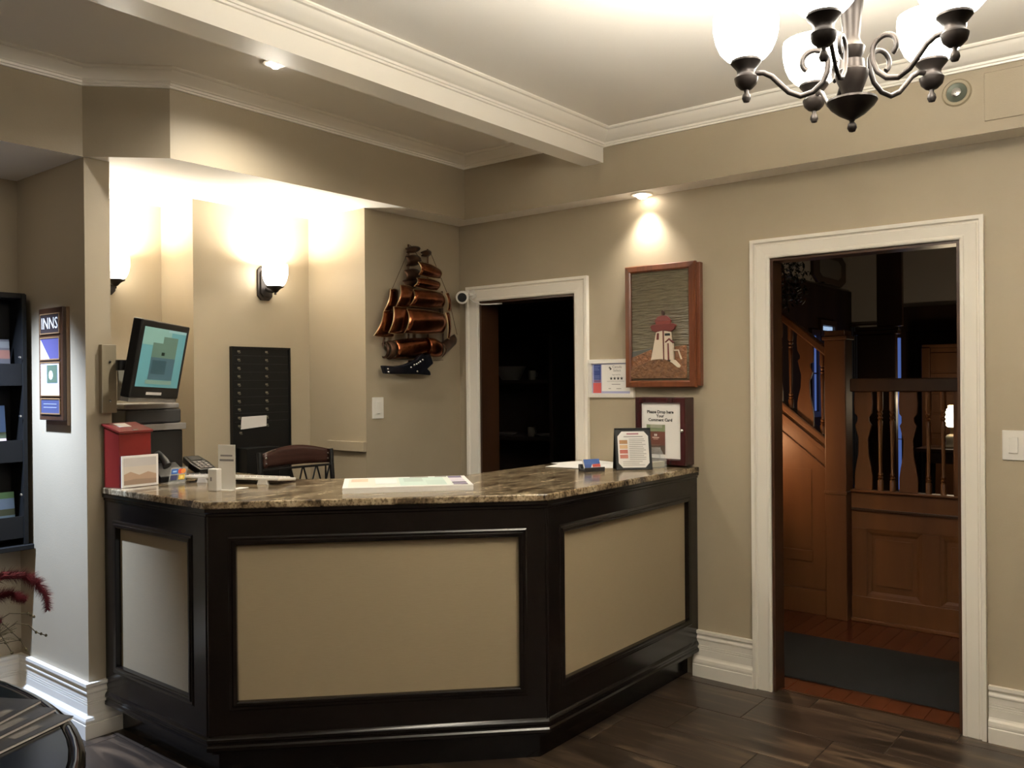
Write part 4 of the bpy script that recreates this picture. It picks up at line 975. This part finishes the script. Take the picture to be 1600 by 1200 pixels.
def turned(z0, z1, x, y, parent, m='oak'):
    h = z1-z0; pr = [(.017, 0), (.017, .10), (.010, .115), (.016, .13), (.010, .145), (.015, .165), (.009, .185), (.0095, .30), (.012, .62), (.015, .70), (.009, .715), (.016, .735), (.009, .755), (.016, .78), (.011, .80), (.017, .82), (.017, 1)]
    return obj('baluster', G().lathe([(r, z0+q*h) for r, q in pr], (x, y, 0), 10), m, parent, smooth=40)
def splat(a, z0, z1, parent, sh0=0.0, sh1=0.0):
    h = z1-z0
    half = [(.052, 0), (.052, .14), (.044, .24), (.030, .36), (.026, .52), (.034, .56), (.048, .66), (.034, .70), (.032, .74), (.050, .78), (.054, .88), (.050, 1.0)]
    L_ = [(a-w, z0+q*h + (sh0*(1-q)+sh1*q)*(w)) for w, q in half]; R_ = [(a+w, z0+q*h-(sh0*(1-q)+sh1*q)*w) for w, q in half]
    return obj('splat', G().slab(WS, L_+R_[::-1], -.010, .010), 'oak', parent, bev=.002)
for a in (1.535, 1.740, 1.33): turned(sl(a)+.01, rl(a)+.02, 1.5, -a, sc)
for a in (1.632, 1.43): splat(a, sl(a)+.005, rl(a)+.01, sc, .8, .8)
for i in range(9):
    y0 = -1.75+i*.25; z1 = .19*(i+1)
    if y0 > .9: break
    obj('tread', G().box(1.53, 2.6, y0, y0+.28, z1-.03, z1), 'oak_dark', sc); obj('riser', G().box(1.53, 2.6, y0+.01, y0+.03, z1-.19, z1-.03), 'oak_dark', sc)
# balustrade screen right of the newel
bs = thing('balustrade', 'brown oak screen with panelled base, splats and turned balusters', 'balustrade', (1.5, -2.5, 0))
B0, B1 = 1.917, 3.3
obj('backing', G().rect(WS, B0, B1, 0, .80, -.03, -.006), 'oak', bs)
obj('plinth', G().rect(WS, B0, B1, 0, .155, -.006, .018), 'oak', bs, bev=.003)
obj('base_trim', G().rect(WS, B0, B1, 0, .022, .018, .032), 'oak', bs, bev=.004)
obj('mid_rail', G().rect(WS, B0, B1, .575, .685, -.006, .010), 'oak', bs, bev=.002)
obj('ledge_bead', G().rect(WS, B0, B1, .685, .70, -.006, .026), 'oak_dark', bs, bev=.003)  # ledge bead in the darker oak
obj('frieze_board', G().rect(WS, B0, B1, .70, .80, -.006, .012), 'oak', bs)
for a in (B0, 2.325, 2.79, 3.2): obj('stile', G().rect(WS, a, a+(.095 if a > B0 else .09), .155, .575, -.006, .010), 'oak', bs, bev=.002)
for a, b in ((1.995, 2.325), (2.42, 2.79), (2.885, 3.2)):
    obj('panel_moulding', G().sweep(WS, [(a, .155), (b, .155), (b, .575), (a, .575)], [(0, -.006), (0, .008), (-.02, .004), (-.035, -.004), (-.035, -.006)], closed=True), 'oak', bs)
    obj('raised_panel', G().rect(WS, a+.06, b-.06, .155+.075, .575-.06, -.006, .002), 'oak', bs, bev=.004)
obj('sill', G().rect(WS, B0, B1, .80, .815, -.035, .035), 'oak', bs, bev=.004)
obj('top_rail', G().rect(WS, B0, B1, 1.418, 1.50, -.035, .035), 'oak_dark', bs, bev=.008)
for a in (1.99, 2.25, 2.66, 2.92): splat(a, .815, 1.418, bs)
for a in (2.088, 2.158, 2.36, 2.44, 2.76, 2.83, 3.02): turned(.815, 1.418, 1.5, -a, bs)
obj('end_post', G().rect(WS, 2.50, 2.57, .815, 1.418, -.035, .035), 'oak', bs, bev=.004)
# column behind the screen
t = thing('hall_column', 'dark square column on a broad pedestal in the hall', 'column', (3.1, -1.70, 0))
obj('pedestal', G().box(2.98, 3.05, -1.785, -1.50, 0, 1.84), 'oak_dark', t, bev=.006)
obj('pedestal_cap', G().box(2.96, 3.07, -1.805, -1.48, 1.84, 1.87).box(2.97, 3.06, -1.79, -1.49, 1.87, 1.90), 'oak_dark', t, bev=.006)
obj('shaft', G().box(2.99, 3.05, -1.830, -1.646, 1.90, 3.2), 'oak_dark', t, bev=.006)
# wainscot and windows of the hall
struct('trim_8', G().box(2.66, 5.0, -.83, -.8, 0, 2.375).box(4.96, 5.0, -4.5, -1.36, 0, 1.95).box(4.93, 5.0, -4.5, -1.32, 1.95, 2.19), mat('wainscot', C(58, 38, 25), .75, vary=C(44, 28, 19), vscale=5, stretch=(1, 1, .12), spec=.2), 'dark oak wainscot and plate rail of the hall')
def window(n, F, a0, a1, b0, b1, cols, rows, m, label):
    w = obj('window_%d' % n, G().sweep(F, [(a0, b0), (a1, b0), (a1, b1), (a0, b1)], [(.05, 0), (.05, .03), (.0, .03), (.0, 0)], closed=True), 'oak_dark')
    w['kind'] = 'structure'; w['label'] = label
    for i in range(cols):
        for j in range(rows):
            obj('pane', G().rect(F, a0+(a1-a0)*i/cols+.006, a0+(a1-a0)*(i+1)/cols-.006, b0+(b1-b0)*j/rows+.006, b0+(b1-b0)*(j+1)/rows-.006, .004, .008), m, w)
    return w
FW = Fr((4.995, 0, 0), -Y, Z)
SKY = glow(104, 136, 222, .5); SKY2 = glow(66, 78, 112, .14)
window(1, FW, .85, 1.31, .40, 1.90, 2, 3, SKY, 'dusk blue window at the end of the hall')
FW2 = Fr((0, -.832, 0), X, Z)
window(2, FW2, 4.07, 4.40, 1.95, 2.00, 2, 1, glow(170, 200, 236, 1.0), 'tiny pale panes high in the hall side wall')
window(3, FW2, 3.83, 3.95, 1.20, 1.90, 1, 2, SKY, 'narrow dusk blue window seen between the balusters')
t = thing('curtain', 'pale grey curtain at the left side of the dusk window', 'curtain', (4.95, -.86, .4))
def cur(u, v): return (4.955+.012*math.sin(u*26), -.835-.085*u, .42+1.6*v)
obj('fabric', G().grid(cur, 26, 1), mat('curtain_cloth', C(92, 96, 112), .8), t, smooth=60, solid=.003, fixn=False)
obj('rod', G().tube([(4.955, -.80, 2.04), (4.955, -1.36, 2.04)], .010, 8), 'oak_dark', t)
# octagonal mirror on the hall side wall
t = thing('octagonal_mirror', 'wide octagonal wooden framed mirror high on the hall wall', 'mirror', (4.35, -.82, 2.4))
FO = Fr((4.38, -.80, 2.555), X, Z)
oct_ = lambda a, b, c: [(-a, -b+c), (-a+c*2.2, -b), (a-c*2.2, -b), (a, -b+c), (a, b-c), (a-c*2.2, b), (-a+c*2.2, b), (-a, b-c)]
obj('frame', G().slab(FO, oct_(.46, .155, .06), .0, .03), 'oak_dark', t, bev=.006)
obj('glass', G().slab(FO, oct_(.30, .09, .035), .03, .034), flat(116, 110, 102, .3), t, label='pale glass')
# dark garland at the head of the stairs
t = thing('garland', 'dark green garland hanging above the stair rail', 'garland', (1.62, -1.47, 1.95))
g = G()
for i in range(420):
    c = Vector((1.62, -1.475-.05*math.sin(i), 2.0+.36*(i/420.))); w = .03+.055*math.sin(math.pi*min(1, .15+i/500.))
    c += Vector((random.gauss(0, .4)*w, random.gauss(0, .6)*w, random.gauss(0, .02)))
    d = Vector((random.gauss(0, 1), random.gauss(0, 1), random.gauss(0, 1))).normalized(); e_ = d.cross(Vector((.3, .5, .8))).normalized()
    g.face([c-d*.022, c+e_*.007, c+d*.022, c-e_*.007])
obj('leaves', g, mat('garland_leaf', C(22, 34, 28), .5), t, kind='stuff', fixn=False)
obj('cord', G().tube([(1.62, -1.47, 1.98), (1.62, -1.45, 2.2), (1.62, -1.40, 2.42), (1.55, -1.2, 2.55)], .006, 6), 'oak_dark', t)
# lamp, table and cabinet far right in the hall
t = thing('side_table', 'small dark table carrying the lit lamp in the hall', 'table', (3.5, -2.06, 0))
obj('top', G().box(3.30, 3.70, -2.24, -1.84, .915, .945), 'oak_dark', t, bev=.004)
for x in (3.33, 3.65):
    for y in (-2.21, -1.89): obj('leg', G().lathe([(.012, 0), (.022, .45), (.018, .6), (.026, .88), (.026, .915)], (x, y, 0), 10), 'black_plastic', t, smooth=50)
obj('apron', G().box(3.33, 3.67, -2.21, -1.87, .83, .915), 'oak_dark', t)
t = thing('oil_lamp', 'lit white globe lamp with a pale base on the hall table', 'lamp', (3.5, -2.065, .945))
L0 = Vector((3.5, -2.065, .945))
obj('base', G().lathe([(.05, 0), (.055, .01), (.05, .02), (.042, .05), (.048, .08), (.035, .10), (.016, .108)], L0, 18), flat(206, 196, 170, .4), t, smooth=50)
obj('neck', G().lathe([(.014, .105), (.010, .13), (.014, .155), (.026, .165)], L0, 14), 'solder', t, smooth=50)
obj('globe', G().lathe([(.026, .163), (.055, .185), (.072, .22), (.068, .262), (.048, .295), (.026, .315), (.026, .335)], L0, 20, cap=False), mat('lamp_glow', C(255, 240, 210), .4, emit=(1, .86, .6, 1), es=9), t, smooth=60)
lamp('bulb', 'POINT', L0+Vector((0, 0, .37)), P_HALL_LAMP, (1, .78, .5), t, .04)
t = thing('hall_cabinet', 'honey oak cabinet standing behind the lit hall lamp', 'cabinet', (4.6, -1.9, 0))
obj('case', G().box(4.45, 4.9, -2.45, -1.66, 0, 1.77), 'oak', t, bev=.005)
obj('cornice', G().box(4.42, 4.93, -2.48, -1.63, 1.77, 1.80), 'oak', t, bev=.005)
for k in range(4): obj('drawer', G().box(4.435, 4.45, -2.42, -1.69, 1.0+k*.185, 1.17+k*.185), 'oak', t, bev=.004)
for k in range(2): obj('door', G().box(4.435, 4.45, -2.42+k*.37, -2.07+k*.37, .12, .96), 'oak', t, bev=.004)
obj('corner_post', G().box(4.40, 4.45, -1.70, -1.63, 0, 1.77), 'oak', t, bev=.005)
t = thing('console_table', 'small dark console table at the left of the hall', 'table', (1.25, -1.36, 0))
obj('top', G().box(1.08, 1.40, -1.50, -1.26, .60, .625), 'oak_dark', t, bev=.004)
for x in (1.10, 1.38):
    for y in (-1.48, -1.28): obj('leg', G().lathe([(.012, 0), (.02, .4), (.022, .60)], (x, y, 0), 10), 'oak_dark', t, smooth=50)
t = thing('console_lamp', 'globe lamp on the console table hidden left of the doorway', 'lamp', (1.2, -1.34, .625))
L1 = Vector((1.2, -1.34, .625))
obj('base', G().lathe([(.05, 0), (.05, .012), (.012, .03), (.02, .1), (.012, .2), (.01, .26)], L1, 16), 'bronze', t, smooth=50)
obj('globe', G().lathe([(.012, .26), (.05, .28), (.068, .32), (.064, .36), (.04, .39), (.012, .40)], L1, 20, cap=False), mat('console_glow', C(255, 220, 170), .4, emit=(1, .66, .36, 1), es=5), t, smooth=60)
lamp('bulb', 'POINT', L1+Vector((0, 0, .46)), P_CONSOLE_LAMP, (1, .62, .32), t, .03)
